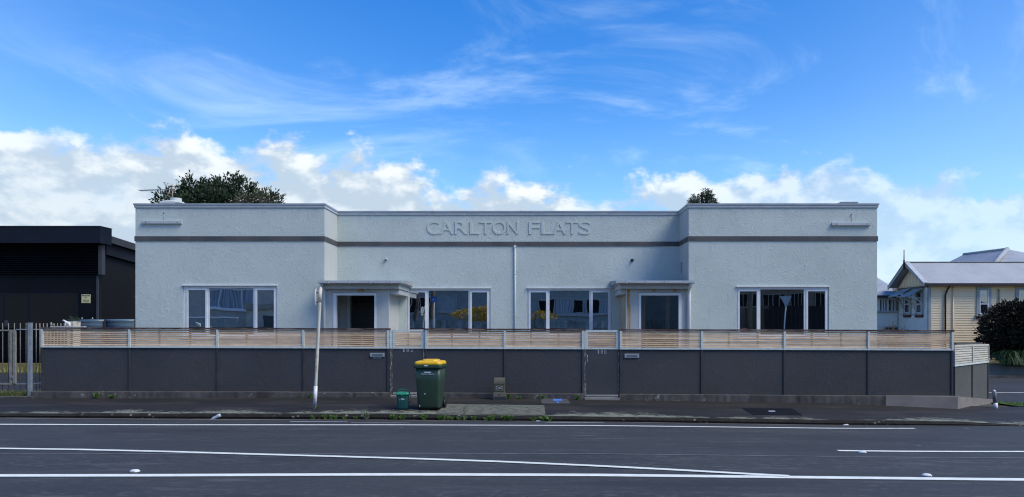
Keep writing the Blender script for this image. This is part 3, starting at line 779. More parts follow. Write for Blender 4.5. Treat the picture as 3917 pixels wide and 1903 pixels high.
# small fittings on the walls
xd = X(1970, YC - .03)
dp = MB().tube([(xd, YC - .03, Z(948, YC)), (xd, YC - .03, .1)], .024, 10).build('vent_pipe', M['pipe'], fl)
MB().tube([(xd, YC - .06, Z(944, YC)), (xd, YC - .0, Z(944, YC))], .042, 12).build('pipe_cap', M['pipewhite'], dp)
for z_ in (Z(1050, YC), Z(1210, YC)): MB().box(xd - .032, xd + .032, YC - .055, YC - .002, z_, z_ + .012).build('pipe_clip', M['pipe'], dp)
MB().tube([(xb - .03, YC - .45, Z(1005, YC - .4)), (xb - .03, YC - .45, Z(1060, YC - .4)), (xb - .08, YC - .5, Z(1066, YC - .4))], .022, 8).build('waste_pipe', M['pipewhite'], fl)
for px, py, nm in ((1477, 994, 'pale'), (2418, 997, 'dark')):
    x, z = X(px, YC), Z(py, YC)
    c = thing('security_camera', 'small %s dome security camera on the wall above the %s porch' % (('white', 'dark') if nm == 'pale' else ('black', 'rust streaked')), 'security camera', (x, YC, z), 'wall cameras')
    MB().loft([[(x + r_ * math.cos(2 * math.pi * k / 14), y_, z + r_ * math.sin(2 * math.pi * k / 14)) for k in range(14)] for r_, y_ in ((.05, YC), (.05, YC - .03), (.04, YC - .05))], smooth=True).build('housing', M['offwhite'] if nm == 'pale' else M['black'], c)
    MB().loft([[(x + r_ * math.cos(2 * math.pi * k / 12), y_, z - .012 + r_ * math.sin(2 * math.pi * k / 12)) for k in range(12)] for r_, y_ in ((.028, YC - .04), (.026, YC - .065), (.01, YC - .08))], smooth=True).build('lens', M['black'], c)
# old sign battens and their brackets high on the two wings
for (pa, pb, ya, yb, hx, hy) in ((545, 697.5, 847, 857, 627, 816), (3180, 3328, 854, 864, 3256, 822)):
    o = MB().box(X(pa, YW), X(pb, YW), YW - .07, YW - .001, Z(yb, YW), Z(ya, YW)).build('sign_batten', M['fascia'], fl)
    MB().tube([(X(hx, YW), YW - .05, Z(hy, YW)), (X(hx, YW), YW - .0, Z(hy, YW) - .005)], .012, 6).build('rusty_hook', mat('rust', (.16, .07, .03), (.08, .05, .04), rough=.9), fl)
    for q in (.11, .9):
        xx = X(pa + (pb - pa) * q, YW); MB().box(xx - .012, xx + .012, YW - .074, YW - .0705, Z((ya + yb) / 2, YW) - .012, Z((ya + yb) / 2, YW) + .012).build('bolt_plate', M['black'], fl)

# chimney cowl, roof hatch and aerial
cm = MB(); Yc = 24.2
cb = thing('chimney', 'low white concrete chimney cap on the parapet beside the aerial', 'chimney', (X(657, Yc), Yc, 4.85))
MB().box(X(610, Yc), X(669, Yc), Yc, Yc + .55, 4.85, Z(771, Yc)).build('chimney_base', M['offwhite'], cb)
MB().hexa([(X(610, Yc), Yc, Z(771, Yc) + .002), (X(692, Yc), Yc, Z(776, Yc)), (X(692, Yc), Yc + .55, Z(776, Yc)), (X(610, Yc), Yc + .55, Z(771, Yc) + .002)],
          [(X(632, Yc), Yc + .1, Z(765, Yc)), (X(676, Yc), Yc + .1, Z(765, Yc)), (X(676, Yc), Yc + .45, Z(765, Yc)), (X(632, Yc), Yc + .45, Z(765, Yc))]).build('chimney_shoulder', M['offwhite'], cb)
xc_, rc = (X(636, Yc) + X(678, Yc)) / 2, (X(678, Yc) - X(636, Yc)) / 2
MB().loft([[(xc_ + rc * math.cos(2 * math.pi * k / 20), Yc + .28 + rc * math.sin(2 * math.pi * k / 20), z_) for k in range(20)] for z_ in (Z(766, Yc), Z(754, Yc))], smooth=False).build('chimney_ring', M['offwhite'], cb)
hx0, hx1 = X(3218, 25), X(3281, 25)
h_ = thing('roof_hatch', 'pale low roof hatch showing above the corner parapet', 'roof hatch', ((hx0 + hx1) / 2, 25.3, 4.85))
MB().box(hx0, hx1, 25.0, 25.6, 4.85, Z(775, 25)).build('hatch_box', M['offwhite'], h_)
MB().hexa([(hx0 - .09, 25.0, Z(779, 25)), (hx0 - .002, 25.0, Z(779, 25)), (hx0 - .002, 25.6, Z(779, 25)), (hx0 - .09, 25.6, Z(779, 25))], [(hx0 - .02, 25.0, Z(774.5, 25)), (hx0 - .002, 25.0, Z(774, 25)), (hx0 - .002, 25.6, Z(774, 25)), (hx0 - .02, 25.6, Z(774.5, 25))]).build('hatch_flashing', M['offwhite'], h_)
MB().box(hx0 - .02, hx1 + .02, 24.98, 25.62, Z(775, 25) + .001, Z(773, 25)).build('hatch_lid', M['fascia'], h_)
Ya = 24.4
an = thing('television_aerial', 'rusty television aerial with a long boom on the chimney top', 'aerial', (X(659, Ya), Ya, 5.0))
M['alu'] = mat('dull_aluminium', (.33, .34, .36), (.22, .22, .25), rough=.45, metal=.6)
M['rustpole'] = mat('cream_rusty_mast', (.44, .38, .28), (.24, .12, .06), rough=.7, scale=6, lo=.5, hi=.7)
MB().tube([P(659, 762, Ya), P(659, 703, Ya)], .016, 8).build('mast', M['rustpole'], an)
MB().tube([P(532, 730, Ya), P(600, 727, Ya), P(668, 724, Ya)], .011, 6).build('boom', M['alu'], an)
for k in range(15):
    px = 536 + k * 6.2; c = P(px, 730 - (px - 532) * .044, Ya)
    MB().tube([c + Vector((0, -.16, 0)), c + Vector((0, .16, 0))], .0045, 5).build('element', M['alu'], an)
MB().tube([P(626, 698, Ya), P(637, 716, Ya)], .012, 6).build('reflector_bar', M['alu'], an)
for a_, b_ in (((626, 698), (655, 706)), ((631, 706), (657, 716)), ((637, 716), (660, 722)), ((640, 702), (648, 720))):
    MB().tube([P(*a_, Ya), P(*b_, Ya)], .006, 5).build('stay', M['alu'], an)
MB().tube([P(648, 732, Ya), P(640, 750, Ya)], .012, 6).build('spar', M['rustpole'], an)
for a_, b_ in (((628, 746), (650, 752)), ((634, 737), (655, 743))): MB().tube([P(*a_, Ya), P(*b_, Ya)], .008, 6).build('spar_rung', M['rustpole'], an)
rb_ = MB(); r0 = random.Random(5)
for k in range(7):
    c = P(649 + r0.uniform(0, 16), 712 + r0.uniform(0, 16), Ya) + Vector((0, r0.uniform(-.05, .05), 0)); q = r0.uniform(.012, .028)
    rb_.box(c.x - q, c.x + q, c.y - q, c.y + q, c.z - q * .7, c.z + q * .7)
rb_.build('clamp_cluster', mat('rusty_clamp', (.20, .06, .03), (.09, .04, .03), rough=.9), an)

# ------------------------------------------------------------------ street fence
YF = 19.3                                   # face of the rendered wall
def topz(px): return Z(1252.5 + (px - 160) * .0030, YF)
def railz(px): return Z(1330 + (px - 160) * .0034, YF)
def plz(px): return Z(1497.5 + max(0, px - 1000) * .0068, YF)
def px2x(px): return X(px, YF)
slat_meshes = {}
def slat_between(root, a, b, za, zb, mat_, y=YF - .012, n=8, name='slat'):
    """a,b: (x, top z, bottom z) at both ends - n boards with 9 mm gaps"""
    for k in range(n):
        def zz(e): 
            pit = (e[1] - e[2]) / n; return e[2] + pit * k + .0068, e[2] + pit * (k + 1) - .0068
        z0a, z1a = zz(a); z0b, z1b = zz(b)
        jit = rnd.uniform(-.002, .002)
        m = MB().hexa([(a[0], y + jit, z0a), (b[0], y + jit, z0b), (b[0], y + jit + .018, z0b), (a[0], y + jit + .018, z0a)],
                      [(a[0], y + jit, z1a), (b[0], y + jit, z1b), (b[0], y + jit + .018, z1b), (a[0], y + jit + .018, z1a)])
        m.build(name, mat_, root)
def hbar(name, mat_, root, pa, pb, fn, d0, d1, y0, y1):
    a, b = px2x(pa), px2x(pb)
    MB().hexa([(a, y0, fn(pa) + d0), (b, y0, fn(pb) + d0), (b, y1, fn(pb) + d0), (a, y1, fn(pa) + d0)],
              [(a, y0, fn(pa) + d1), (b, y0, fn(pb) + d1), (b, y1, fn(pb) + d1), (a, y1, fn(pa) + d1)]).build(name, mat_, root)
def fence_run(posts, label):
    p0, p1 = posts[0], posts[-1]
    f = thing('street_fence', label, 'fence', (px2x((p0 + p1) / 2), YF, 0), 'lengths of the street fence')
    for a, b in zip(posts, posts[1:]):
        # rendered panel, plinth and white bottom rail for each bay
        xa_, xb_ = px2x(a), px2x(b)
        MB().hexa([(xa_ + .02, YF, plz(a) + .001), (xb_ - .02, YF, plz(b) + .001), (xb_ - .02, YF + .10, plz(b) + .001), (xa_ + .02, YF + .10, plz(a) + .001)],
                  [(xa_ + .02, YF, railz(a)), (xb_ - .02, YF, railz(b)), (xb_ - .02, YF + .10, railz(b)), (xa_ + .02, YF + .10, railz(a))]).build('wall_panel', M['fencewall'], f)
        hbar('bottom_rail', M['railpaint'], f, a + 4, b - 4, railz, .002, .046, YF - .035, YF + .05)
        slat_between(f, (xa_ + .028, topz(a) - .045, railz(a) + .050), (xb_ - .028, topz(b) - .045, railz(b) + .050), 0, 0, M['slat'])
        # two uprights behind the boards
        for q in (.33, .68):
            xm = xa_ + (xb_ - xa_) * q; pm = a + (b - a) * q
            MB().box(xm - .022, xm + .022, YF + .012, YF + .045, railz(pm) + .05, topz(pm) - .05).build('slat_support', M['slatpale'], f)
    for i, p in enumerate(posts):
        xx = px2x(p) + (.022 if i == 0 else (-.022 if i == len(posts) - 1 else 0))
        MB().box(xx - .024, xx + .024, YF - .022, YF + .11, plz(p) - .01, railz(p) + .001).build('batten', M['batten'], f)
        MB().box(xx - .026, xx + .026, YF - .042, YF + .05, railz(p) + .0015, topz(p) - .044).build('post', M['railpaint'], f)
    hbar('cap_board', M['capwood'], f, p0 - 4, p1 + 4, topz, -.043, -.001, YF - .045, YF + .085)
    return f
fA = fence_run([160, 497, 833, 1162, 1489], 'dark rendered fence with timber slats running past the yard gate to number 182')
fB = fence_run([1628, 1931, 2233], 'dark rendered fence with timber slats between the two numbered gates')
fC = fence_run([2371, 2684, 3000, 3321, 3645], 'dark rendered fence with timber slats between gate 180 and the street corner')
# concrete footing in front of the wall
def footing(name, label, a, b, mat_, front, pieces=10):
    f = thing(name, label, 'wall base', (px2x((a + b) / 2), YF, 0), 'concrete wall bases')
    m = MB(); rings = []
    rr = random.Random(int(a))
    n = max(4, int((b - a) / 14))
    for k in range(n + 1):
        p = a + (b - a) * k / n; x = px2x(p); j = rr.uniform(-.012, .012)
        zb_ = path_z(x, YF - front) - .06
        rings.append([(x, YF - front + j, zb_), (x, YF - front + j * .6 + .006, plz(p) - .014), (x, YF - front + .016 + j * .4, plz(p) - .001), (x, YF + .099, plz(p) - .001), (x, YF + .099, zb_)])
    m.loft(rings); m.build('footing_block', mat_, f)
    return f
footing('wall_base', 'low weathered concrete footing with lichen under the fence left of gate 182', 128, 1494, M['plinth'], .12)
footing('wall_base', 'low concrete footing crusted with pale lichen between the two gates', 1626, 2236, M['plinth'], .10)
footing('wall_base', 'low concrete footing growing taller towards the street corner', 2368, 3380, M['plinth'], .10)
# gates
def gate(label, p0, p1, number, nx0, nx1, nz, gname):
    ttop = Z(1261.5, YF) if number == '182' else Z(1263.5, YF)
    zbot = Z(1511, YF) if number == '180' else Z(1502, YF)
    x0, x1 = px2x(p0), px2x(p1)
    g = thing('entrance_gate', label, 'gate', ((x0 + x1) / 2, YF, zbot))
    zr = railz((p0 + p1) / 2)
    MB().box(x0, x1, YF + .012, YF + .055, zbot, zr).build('gate_panel', M['gatepanel'], g)
    MB().box(x0, x1, YF - .004, YF + .055, zr + .002, zr + .045).build('bottom_rail', M['railpaint'], g)
    MB().box(x0, x1, YF - .004, YF + .055, ttop - .05, ttop).build('top_rail', M['railpaint'], g)
    for xx0, xx1 in ((x0, x0 + .045), (x1 - .045, x1)):
        MB().box(xx0, xx1, YF - .004, YF + .055, zr + .046, ttop - .051).build('stile', M['railpaint'], g)
    slat_between(g, (x0 + .05, ttop - .053, zr + .048), (x1 - .05, ttop - .053, zr + .048), 0, 0, M['slat'], y=YF + .004, n=7)
    MB().box((x0 + x1) / 2 - .02, (x0 + x1) / 2 + .02, YF + .026, YF + .052, zr + .05, ttop - .06).build('slat_support', M['slatpale'], g)
    ws = (nx1 - nx0) / 3.0
    for k, ch in enumerate(number):
        a = nx0 + ws * k + ws * .12; b = nx0 + ws * (k + 1) - ws * .18
        if ch == '1': a += ws * .16; b -= ws * .16
        place_text('number', ch, mat('dull_chrome_number', (.42, .42, .41), (.36, .36, .36), rough=.4, metal=.3), g, X(a, YF), X(b, YF), Z(nz + 7.5, YF), Z(nz - 7.5, YF), YF + .009, depth=.01)
    return g
g1 = gate('dark sheet gate numbered 182 behind the yellow lidded wheelie bin', 1503, 1618, '182', 1537, 1583, 1340, 'a')
g2 = gate('dark sheet gate numbered 180 with a chipped edge', 2242, 2364, '180', 2283, 2322, 1347, 'b')
for (a, b), lab in (((1491.5, 1501), 'slim chipped black gate post left of gate 182'), ((1619.5, 1626), 'slim dark gate post between gate 182 and the slatted fence'), ((2235.5, 2240.5), 'slim dark gate post left of gate 180'), ((2365.5, 2369.5), 'slim chipped gate post beside the paint marked white fence post')):
    pst = thing('gate_post', lab, 'gate post', (px2x((a + b) / 2), YF, 0))
    zr = railz(a)
    MB().box(px2x(a), px2x(b), YF + .0, YF + .09, path_z(px2x(a), YF) - .05, zr).build('lower_post', M['chipped'], pst)
    MB().box(px2x(a), px2x(b), YF - .015, YF + .09, zr + .0015, topz(a) - .05).build('upper_post', M['railpaint'], pst)
MB().tube([(px2x(2244), YF - .0, Z(1357, YF)), (px2x(2246.5), YF - .045, Z(1362, YF)), (px2x(2247), YF - .045, Z(1390, YF)), (px2x(2244), YF + .0, Z(1397, YF))], .008, 6).build('gate_handle', M['steel'], g2)
for a, b, lab in ((1494, 1625, 'pale concrete step under gate 182 beside the green caddy'), (2232, 2372, 'pale concrete step under gate 180')):
    x0, x1 = px2x(a) + .02, px2x(b) - .02
    st = MB().box(x0, x1, YF - .16, YF + .4, path_z(x0, YF - .16) - .1, path_z((x0 + x1) / 2, YF - .16) + .045).build('threshold_step', M['concrete'])
    tag(st, lab, 'step')
# letter slots
def letterbox(px0, px1, py0, py1, label, plate_py, pp):
    m = thing('letterbox', label, 'letterbox', (px2x((px0 + px1) / 2), YF, Z(py1, YF)))
    x0, x1, z0, z1 = px2x(px0), px2x(px1), Z(py1, YF), Z(py0, YF)
    MB().box(x0, x1, YF - .026, YF - .002, z0, z1).build('face_plate', M['alu2'], m, bevel=.003)
    MB().box(x0 + .055, x1 - .04, YF - .034, YF - .0262, z0 + .028, z1 - .025).build('flap', mat('flap_aluminium', (.20, .22, .24), (.15, .17, .19), rough=.4, metal=.5), m)
    a, b = px2x(pp[0]), px2x(pp[1])
    MB().box(a, b, YF - .012, YF - .002, Z(plate_py[1], YF), Z(plate_py[0], YF)).build('name_plate', M['alu2'] if pp[2] else M['timber_brown'], m)
    if pp[2]: MB().box(a + .012, b - .012, YF - .014, YF - .0121, Z(plate_py[1] - 1.6, YF), Z(plate_py[0] + 1.6, YF)).build('name_slot', M['black'], m)
M['alu2'] = mat('brushed_aluminium_plate', (.42, .45, .47), (.36, .39, .41), rough=.4, metal=.4)
letterbox(1416, 1471, 1351, 1366, 'aluminium letter slot with a small framed plate left of gate 182', (1366.5, 1371.5), (1426, 1459, True))
letterbox(2389, 2444, 1354, 1369.5, 'aluminium letter slot right of gate 180', (1367.5, 1371.5), (2405, 2430, False))

# chamfered corner stretch
A2, B2 = Vector((X(3650, YF), YF + .02)), Vector((X(3779, 21.6), 21.6))
dv = (B2 - A2); L2 = dv.length; ang = math.atan2(dv.y, dv.x)
cf = thing('corner_fence', 'short faded fence with pale slats turning the street corner', 'fence', (A2.x, A2.y, 0), rot=(0, 0, ang))
def zA(py): return Z(py, YF)
def zB(py): return Z(py, 21.6)
TA, TB = zA(1321), zB(1317); RA, RB = zA(1403), zB(1387); BA, BB = zA(1518), zB(1524)
def ci_(t, a, b): return a + (b - a) * t
for k in range(2):
    t0, t1 = k / 2, (k + 1) / 2
    xa_, xb_ = L2 * t0 + .03, L2 * t1 - .03
    def q(t, a, b): return ci_(t, a, b)
    MB().hexa([(xa_, 0, q(t0, BA, BB)), (xb_, 0, q(t1, BA, BB)), (xb_, .1, q(t1, BA, BB)), (xa_, .1, q(t0, BA, BB))],
              [(xa_, 0, q(t0, RA, RB)), (xb_, 0, q(t1, RA, RB)), (xb_, .1, q(t1, RA, RB)), (xa_, .1, q(t0, RA, RB))]).build('wall_panel', M['sidewall'], cf, local=True)
    for j in range(7):
        za0 = q(t0, RA, RB) + .05; za1 = q(t0, TA, TB) - .05; zb0 = q(t1, RA, RB) + .05; zb1 = q(t1, TA, TB) - .05
        def lv(lo, hi, u): return lo + (hi - lo) * u
        u0, u1 = j / 7 + .022, (j + 1) / 7 - .022
        MB().hexa([(xa_ + .02, -.012, lv(za0, za1, u0)), (xb_ - .02, -.012, lv(zb0, zb1, u0)), (xb_ - .02, .008, lv(zb0, zb1, u0)), (xa_ + .02, .008, lv(za0, za1, u0))],
                  [(xa_ + .02, -.012, lv(za0, za1, u1)), (xb_ - .02, -.012, lv(zb0, zb1, u1)), (xb_ - .02, .008, lv(zb0, zb1, u1)), (xa_ + .02, .008, lv(za0, za1, u1))]).build('slat', M['slatpale'], cf, local=True)
for nm, lo_a, lo_b, h0, h1 in (('bottom_rail', RA, RB, 0, .045), ('top_rail', TA, TB, -.045, .0)):
    MB().hexa([(0.002, -.03, lo_a + h0), (L2, -.03, lo_b + h0), (L2, .05, lo_b + h0), (0.002, .05, lo_a + h0)], [(0.002, -.03, lo_a + h1), (L2, -.03, lo_b + h1), (L2, .05, lo_b + h1), (0.002, .05, lo_a + h1)]).build(nm, M['railpaint'] if nm[0] == 'b' else M['slatpale'], cf, local=True)
for t in (0.0, .5, 1.0):
    xx = L2 * t + (.026 if t == 0 else (-.026 if t == 1 else 0))
    MB().box(xx - .026, xx + .026, -.026, .11, ci_(t, BA, BB), ci_(t, RA, RB) - .001).build('batten', M['batten'], cf, local=True)
    MB().box(xx - .024, xx + .024, -.034, .05, ci_(t, RA, RB) + .046, ci_(t, TA, TB) - .046).build('post', M['slatpale'], cf, local=True)
# bare concrete corner footing
cbm = thing('corner_wall_base', 'bare grey concrete footing wrapping the street corner under pale slats', 'wall base', (X(3645, YF), YF, 0))
c0, c1_, c2_ = (X(3381, YF), YF - .10), (X(3664, 19.13), 19.13), (X(3800, 21.3), 21.3)
ztop = [plz(3381), Z(1517.5, 19.13), Z(1528, 21.3)]
zbt = [-.5, -.6, -.75]
inn = [(c0[0], YF + .1), (X(3650, YF) - .02, YF + .16), (c2_[0] - .30, c2_[1] + .22)]
MB().loft([[(c[0], c[1], zb_), (c[0], c[1], zt_), (i_[0], i_[1], zt_), (i_[0], i_[1], zb_)] for c, i_, zb_, zt_ in zip((c0, c1_, c2_), inn, zbt, ztop)]).build('footing_block', M['plinthclean'], cbm)

# bollard
bx, by = on_path(3809, 1562)
bo = thing('bollard', 'short leaning galvanised steel bollard at the end of the corner footing', 'bollard', (bx, by, path_z(bx, by)))
MB().tube([(0, 0, -.05), (-.012, 0, .13)], .052, 16).build('white_base_band', M['white'], bo, local=True)
MB().tube([(-.012, 0, .1305), (-.045, 0, .40), (-.047, 0, .43), (-.048, 0, .452), (-.048, 0, .462)], [.05, .05, .046, .032, .012], 16).build('post', M['steel'], bo, local=True)

# ------------------------------------------------------------------ things on the footpath
# recycling bin
def wheelie():
    x, y = on_path(1640, 1571)
    b = thing('wheelie_bin', 'large dark green wheelie bin with a bright yellow lid by gate 182', 'wheelie bin', (x, y + .30, path_z(x, y + .3) + .002), rot=(0, 0, R(-4)))
    G = mat('dark_green_plastic', (.026, .056, .036), (.021, .046, .030), rough=.42, spec=.5, scale=6)
    Yl_ = mat('yellow_plastic', (.78, .47, .010), (.70, .40, .008), rough=.38, spec=.5)
    ring = lambda w_, d_, z_, r_, oy=0: [(p[0], p[1] + oy, z_) for p in rrect(w_, d_, r_, 5)]
    MB().loft([ring(.44, .50, .03, .06), ring(.465, .53, .08, .06), ring(.52, .62, .62, .06), ring(.545, .66, .90, .06)], smooth=True).build('body', G, b, local=True)
    MB().loft([ring(.60, .72, .895, .07, .0), ring(.61, .73, .93, .07), ring(.60, .72, .965, .07)], smooth=False).build('rim', G, b, local=True)
    MB().loft([ring(.585, .70, .966, .09), ring(.58, .70, .995, .09), ring(.55, .67, 1.025, .10), ring(.50, .60, 1.035, .10)], smooth=False).build('lid', Yl_, b, local=True, bevel=.006)
    MB().loft([ring(.36, .44, 1.030, .09, .05), ring(.33, .42, 1.058, .09, .05), ring(.27, .34, 1.066, .08, .05)], smooth=False).build('lid_crown', Yl_, b, local=True, bevel=.006)
    MB().box(-.065, .015, -.3665, -.3655, .935, .957).build('rim_label', M['white'], b, local=True)
    for s_ in (-1, 1):
        wx = .262 * s_
        MB().tube([(wx - .025, .24, .10), (wx + .025, .24, .10)], .10, 20).build('wheel', M['black'], b, local=True)
        MB().box(wx * .95 - .02, wx * .95 + .02, .22, .30, .05, .25).build('wheel_bracket', G, b, local=True)
        MB().tube([(.20 * s_, .36, .93), (.20 * s_, .43, .95)], .018, 8).build('hinge_arm', G, b, local=True)
    MB().tube([(-.24, .43, .955), (.24, .43, .955)], .017, 8).build('handle', G, b, local=True)
    # printing
    fy = lambda z_: -(.31 + (z_ - .62) * .0714) - .004
    MB().box(-.075, .075, fy(.80) - .002, fy(.80) - .001, .792, .815).build('printed_bar', M['white'], b, local=True)
    place_text('printing', 'We Can Recycle', M['white'], b, -.135, .135, .745, .785, fy(.765) - .002, depth=.002, shear=.25, local=True)
    MB().box(-.07, -.055, -.292, -.289, .33, .36).build('printed_mark', M['white'], b, local=True)
    MB().box(-.185, -.175, -.272, -.266, .06, .11).build('printed_mark', M['white'], b, local=True)
    return b
wheelie()
def caddy():
    x, y = on_path(1537, 1569)
    b = thing('food_caddy', 'small teal green food scrap caddy with a lighter green lid beside the wheelie bin', 'caddy', (x, y + .14, path_z(x, y + .14) + .002), rot=(0, 0, R(3)))
    G = mat('teal_green_plastic', (.012, .088, .080), (.010, .072, .068), rough=.42, spec=.5)
    L = mat('green_lid_plastic', (.020, .25, .13), (.018, .21, .11), rough=.42, spec=.5)
    ring = lambda w_, d_, z_, r_, oy=0: [(p[0], p[1] + oy, z_) for p in rrect(w_, d_, r_, 4)]
    MB().loft([ring(.205, .20, 0, .035), ring(.215, .21, .03, .035), ring(.255, .25, .30, .04), ring(.262, .255, .315, .04)], smooth=True).build('body', G, b, local=True)
    MB().loft([ring(.285, .28, .31, .05), ring(.29, .285, .335, .05), ring(.26, .25, .365, .05), ring(.2, .19, .372, .05)]).build('lid', L, b, local=True, bevel=.004)
    MB().poly([(-.05, -.1435, .335), (.05, -.1435, .335), (.035, -.1435, .318), (0, -.1435, .30), (-.035, -.1435, .318)], (0, -.008, 0)).build('lid_latch', L, b, local=True)
    MB().tube([(-.095, .02, .362), (-.092, .02, .41), (-.08, .02, .418), (.08, .02, .418), (.092, .02, .41), (.095, .02, .362)], .011, 8).build('lid_grip', L, b, local=True)
    MB().tube([(.13, 0, .30), (.155, 0, .30), (.168, .0, .27), (.170, .0, .17), (.155, .0, .14), (.125, .0, .135)], .008, 8).build('handle', M['black'], b, local=True)
    MB().loft([[(-.055 + r_ * math.cos(2 * math.pi * k / 12), -.1185, .225 + r_ * math.sin(2 * math.pi * k / 12)) for k in range(12)] for r_ in (.020, .011)], cap=False).build('printed_ring', M['white'], b, local=True)
    for k, (z_, w_) in enumerate(((.230, .055), (.215, .075))): MB().box(-.025, -.025 + w_, -.1205, -.1195, z_, z_ + .008).build('printed_line', M['white'], b, local=True)
    MB().box(-.015, .01, -.114, -.1125, .175, .184).build('printed_line', mat('grey_print', (.2, .3, .3)), b, local=True)
caddy()
# leaning pole with an edge-on round sign
def pole():
    x, y = on_path(1203, 1565)
    top = P(1226, 1098, y); base = Vector((x, y, path_z(x, y) - .05))
    p = thing('sign_pole', 'leaning weathered white sign pole with a round sign seen edge on', 'sign pole', (x, y, path_z(x, y)))
    PM = mat('weathered_cream_pole', (.56, .53, .45), (.42, .39, .33), rough=.6, scale=7, stretch=(3, 3, 1), lo=.45, hi=.7)
    def at(py): 
        t = (1570 - py) / (1570 - 1098); return base + (top - base) * t
    MB().tube([base, at(1480), at(1300), at(1180), at(1105), at(1100), at(1098)], [.033, .033, .034, .034, .034, .028, .012], 14).build('post', PM, p)
    MB().tube([at(1156), at(1104)], [.039, .039], 14).build('collar', PM, p)
    MB().tube([at(1548), at(1475)], [.040, .040], 14).build('white_sleeve', M['white'], p)
    for py in (1480, 1508, 1523, 1400, 1360):
        c = at(py); MB().tube([c + Vector((.004, -.036, 0)), c + Vector((.004, -.046, 0))], .007, 8).build('bolt', M['black'], p)
    c = at(1138) + Vector((-.088, 0, 0)); ax = Vector((-.985, -.17, .045)).normalized()
    u = ax.cross(Vector((0, 0, 1))).normalized(); v = ax.cross(u)
    rr = .19
    MB().loft([[tuple(c + ax * h + (u * math.cos(2 * math.pi * k / 32) + v * math.sin(2 * math.pi * k / 32)) * rr) for k in range(32)] for h in (-.006, .006)]).build('sign_disc', M['offwhite'], p)
    MB().loft([[tuple(c + ax * h + (u * math.cos(2 * math.pi * k / 32) + v * math.sin(2 * math.pi * k / 32)) * rr * .93) for k in range(32)] for h in (.0061, .0075)]).build('sign_face', mat('faded_blue_sign', (.08, .18, .42), rough=.4), p)
    for py in (1121, 1156):
        a = at(py); MB().box(a.x - .085, a.x - .03, a.y - .02, a.y + .02, a.z - .012, a.z + .012).build('sign_bracket', mat('dark_bracket', (.09, .06, .045), rough=.7), p)
pole()
# utility pillar
def pillar():
    x, y = on_path(1910, 1531)
    p = thing('utility_pillar', 'olive grey utility pillar standing against the dark fence wall', 'utility pillar', (x, y + .15, path_z(x, y)))
    O = mat('olive_plastic', (.098, .092, .066), (.080, .076, .056), rough=.6)
    w_ = .155
    MB().box(-.165, .165, -.15, .15, -.05, .075).build('base', mat('dark_pillar_base', (.035, .04, .05), rough=.7), p, local=True, bevel=.004)
    MB().hexa([(-.16, -.145, .0755), (.16, -.145, .0755), (.16, .145, .0755), (-.16, .145, .0755)], [(-.135, -.12, .185), (.135, -.12, .185), (.135, .12, .185), (-.135, .12, .185)]).build('skirt', O, p, local=True, bevel=.006)
    MB().box(-.125, .125, -.11, .11, .1855, .385).build('body', O, p, local=True, bevel=.006)
    MB().poly([(-.130, -.118, .386), (-.130, -.112, .44), (-.130, -.09, .50), (-.130, -.04, .525), (-.130, .11, .525), (-.130, .11, .386)], (.26, 0, 0)).build('hood', O, p, local=True)
    MB().box(-.112, .112, -.118, -.1105, .205, .222).build('ridge', O, p, local=True)
    MB().box(-.058, .058, -.114, -.1105, .262, .318).build('label_plate', mat('label_dark', (.05, .055, .05)), p, local=True)
    for sx_ in (-1, 1):
        for zz in (.266, .314): MB().box(.06 * sx_ - .01, .06 * sx_ + .01, -.117, -.1145, zz - .008, zz + .008).build('rivet', M['white'], p, local=True)
    for z_, a, b in ((.296, -.02, .03), (.276, -.035, .035)): MB().box(a, b, -.1165, -.1145, z_, z_ + .008).build('label_line', M['offwhite'], p, local=True)
    MB().tube([(0, -.128, .13), (0, -.145, .128)], .017, 12).build('lock', O, p, local=True)
pillar()

# ------------------------------------------------------------------ plants
def leafmat(name, c1, c2, rough=.5, trans=.25):
    m = bpy.data.materials.new(name); m.use_nodes = True
    t = NT(m.node_tree); b = t.n['Principled BSDF']
    co = t.new('ShaderNodeTexCoord').outputs['Object']
    k = t.ramp(t.noise(co, 2.6, 4, .7), .32, .70)
    c = t.mix(k, c1 + (1,), c2 + (1,))
    g = t.new('ShaderNodeNewGeometry').outputs['Random Per Island']
    h = t.new('ShaderNodeHueSaturation'); t.put(h.inputs['Value'], t.ramp(g, 0, 1, .55, 1.45, False)); t.l.new(c, h.inputs['Color'])
    t.l.new(h.outputs[0], b.inputs['Base Color']); b.inputs['Roughness'].default_value = rough; b.inputs['Specular IOR Level'].default_value = .3
    return m
def leaf(m, p, dirv, length, width, rr, bend=.25):
    dirv = dirv.normalized(); s_ = dirv.cross(Vector((rr.uniform(-1, 1), rr.uniform(-1, 1), rr.uniform(-1, 1))))
    if s_.length < 1e-3: s_ = dirv.cross(Vector((1, 0, 0)))
    s_.normalize(); nn = dirv.cross(s_)
    a = p; b = p + dirv * length * .5 + nn * bend * length * .3; c = p + dirv * length
    n = len(m.v)
    m.v += [tuple(a), tuple(b + s_ * width / 2), tuple(c), tuple(b - s_ * width / 2)]
    m.f.append((n, n + 1, n + 2, n + 3)); m.sm.append(False)
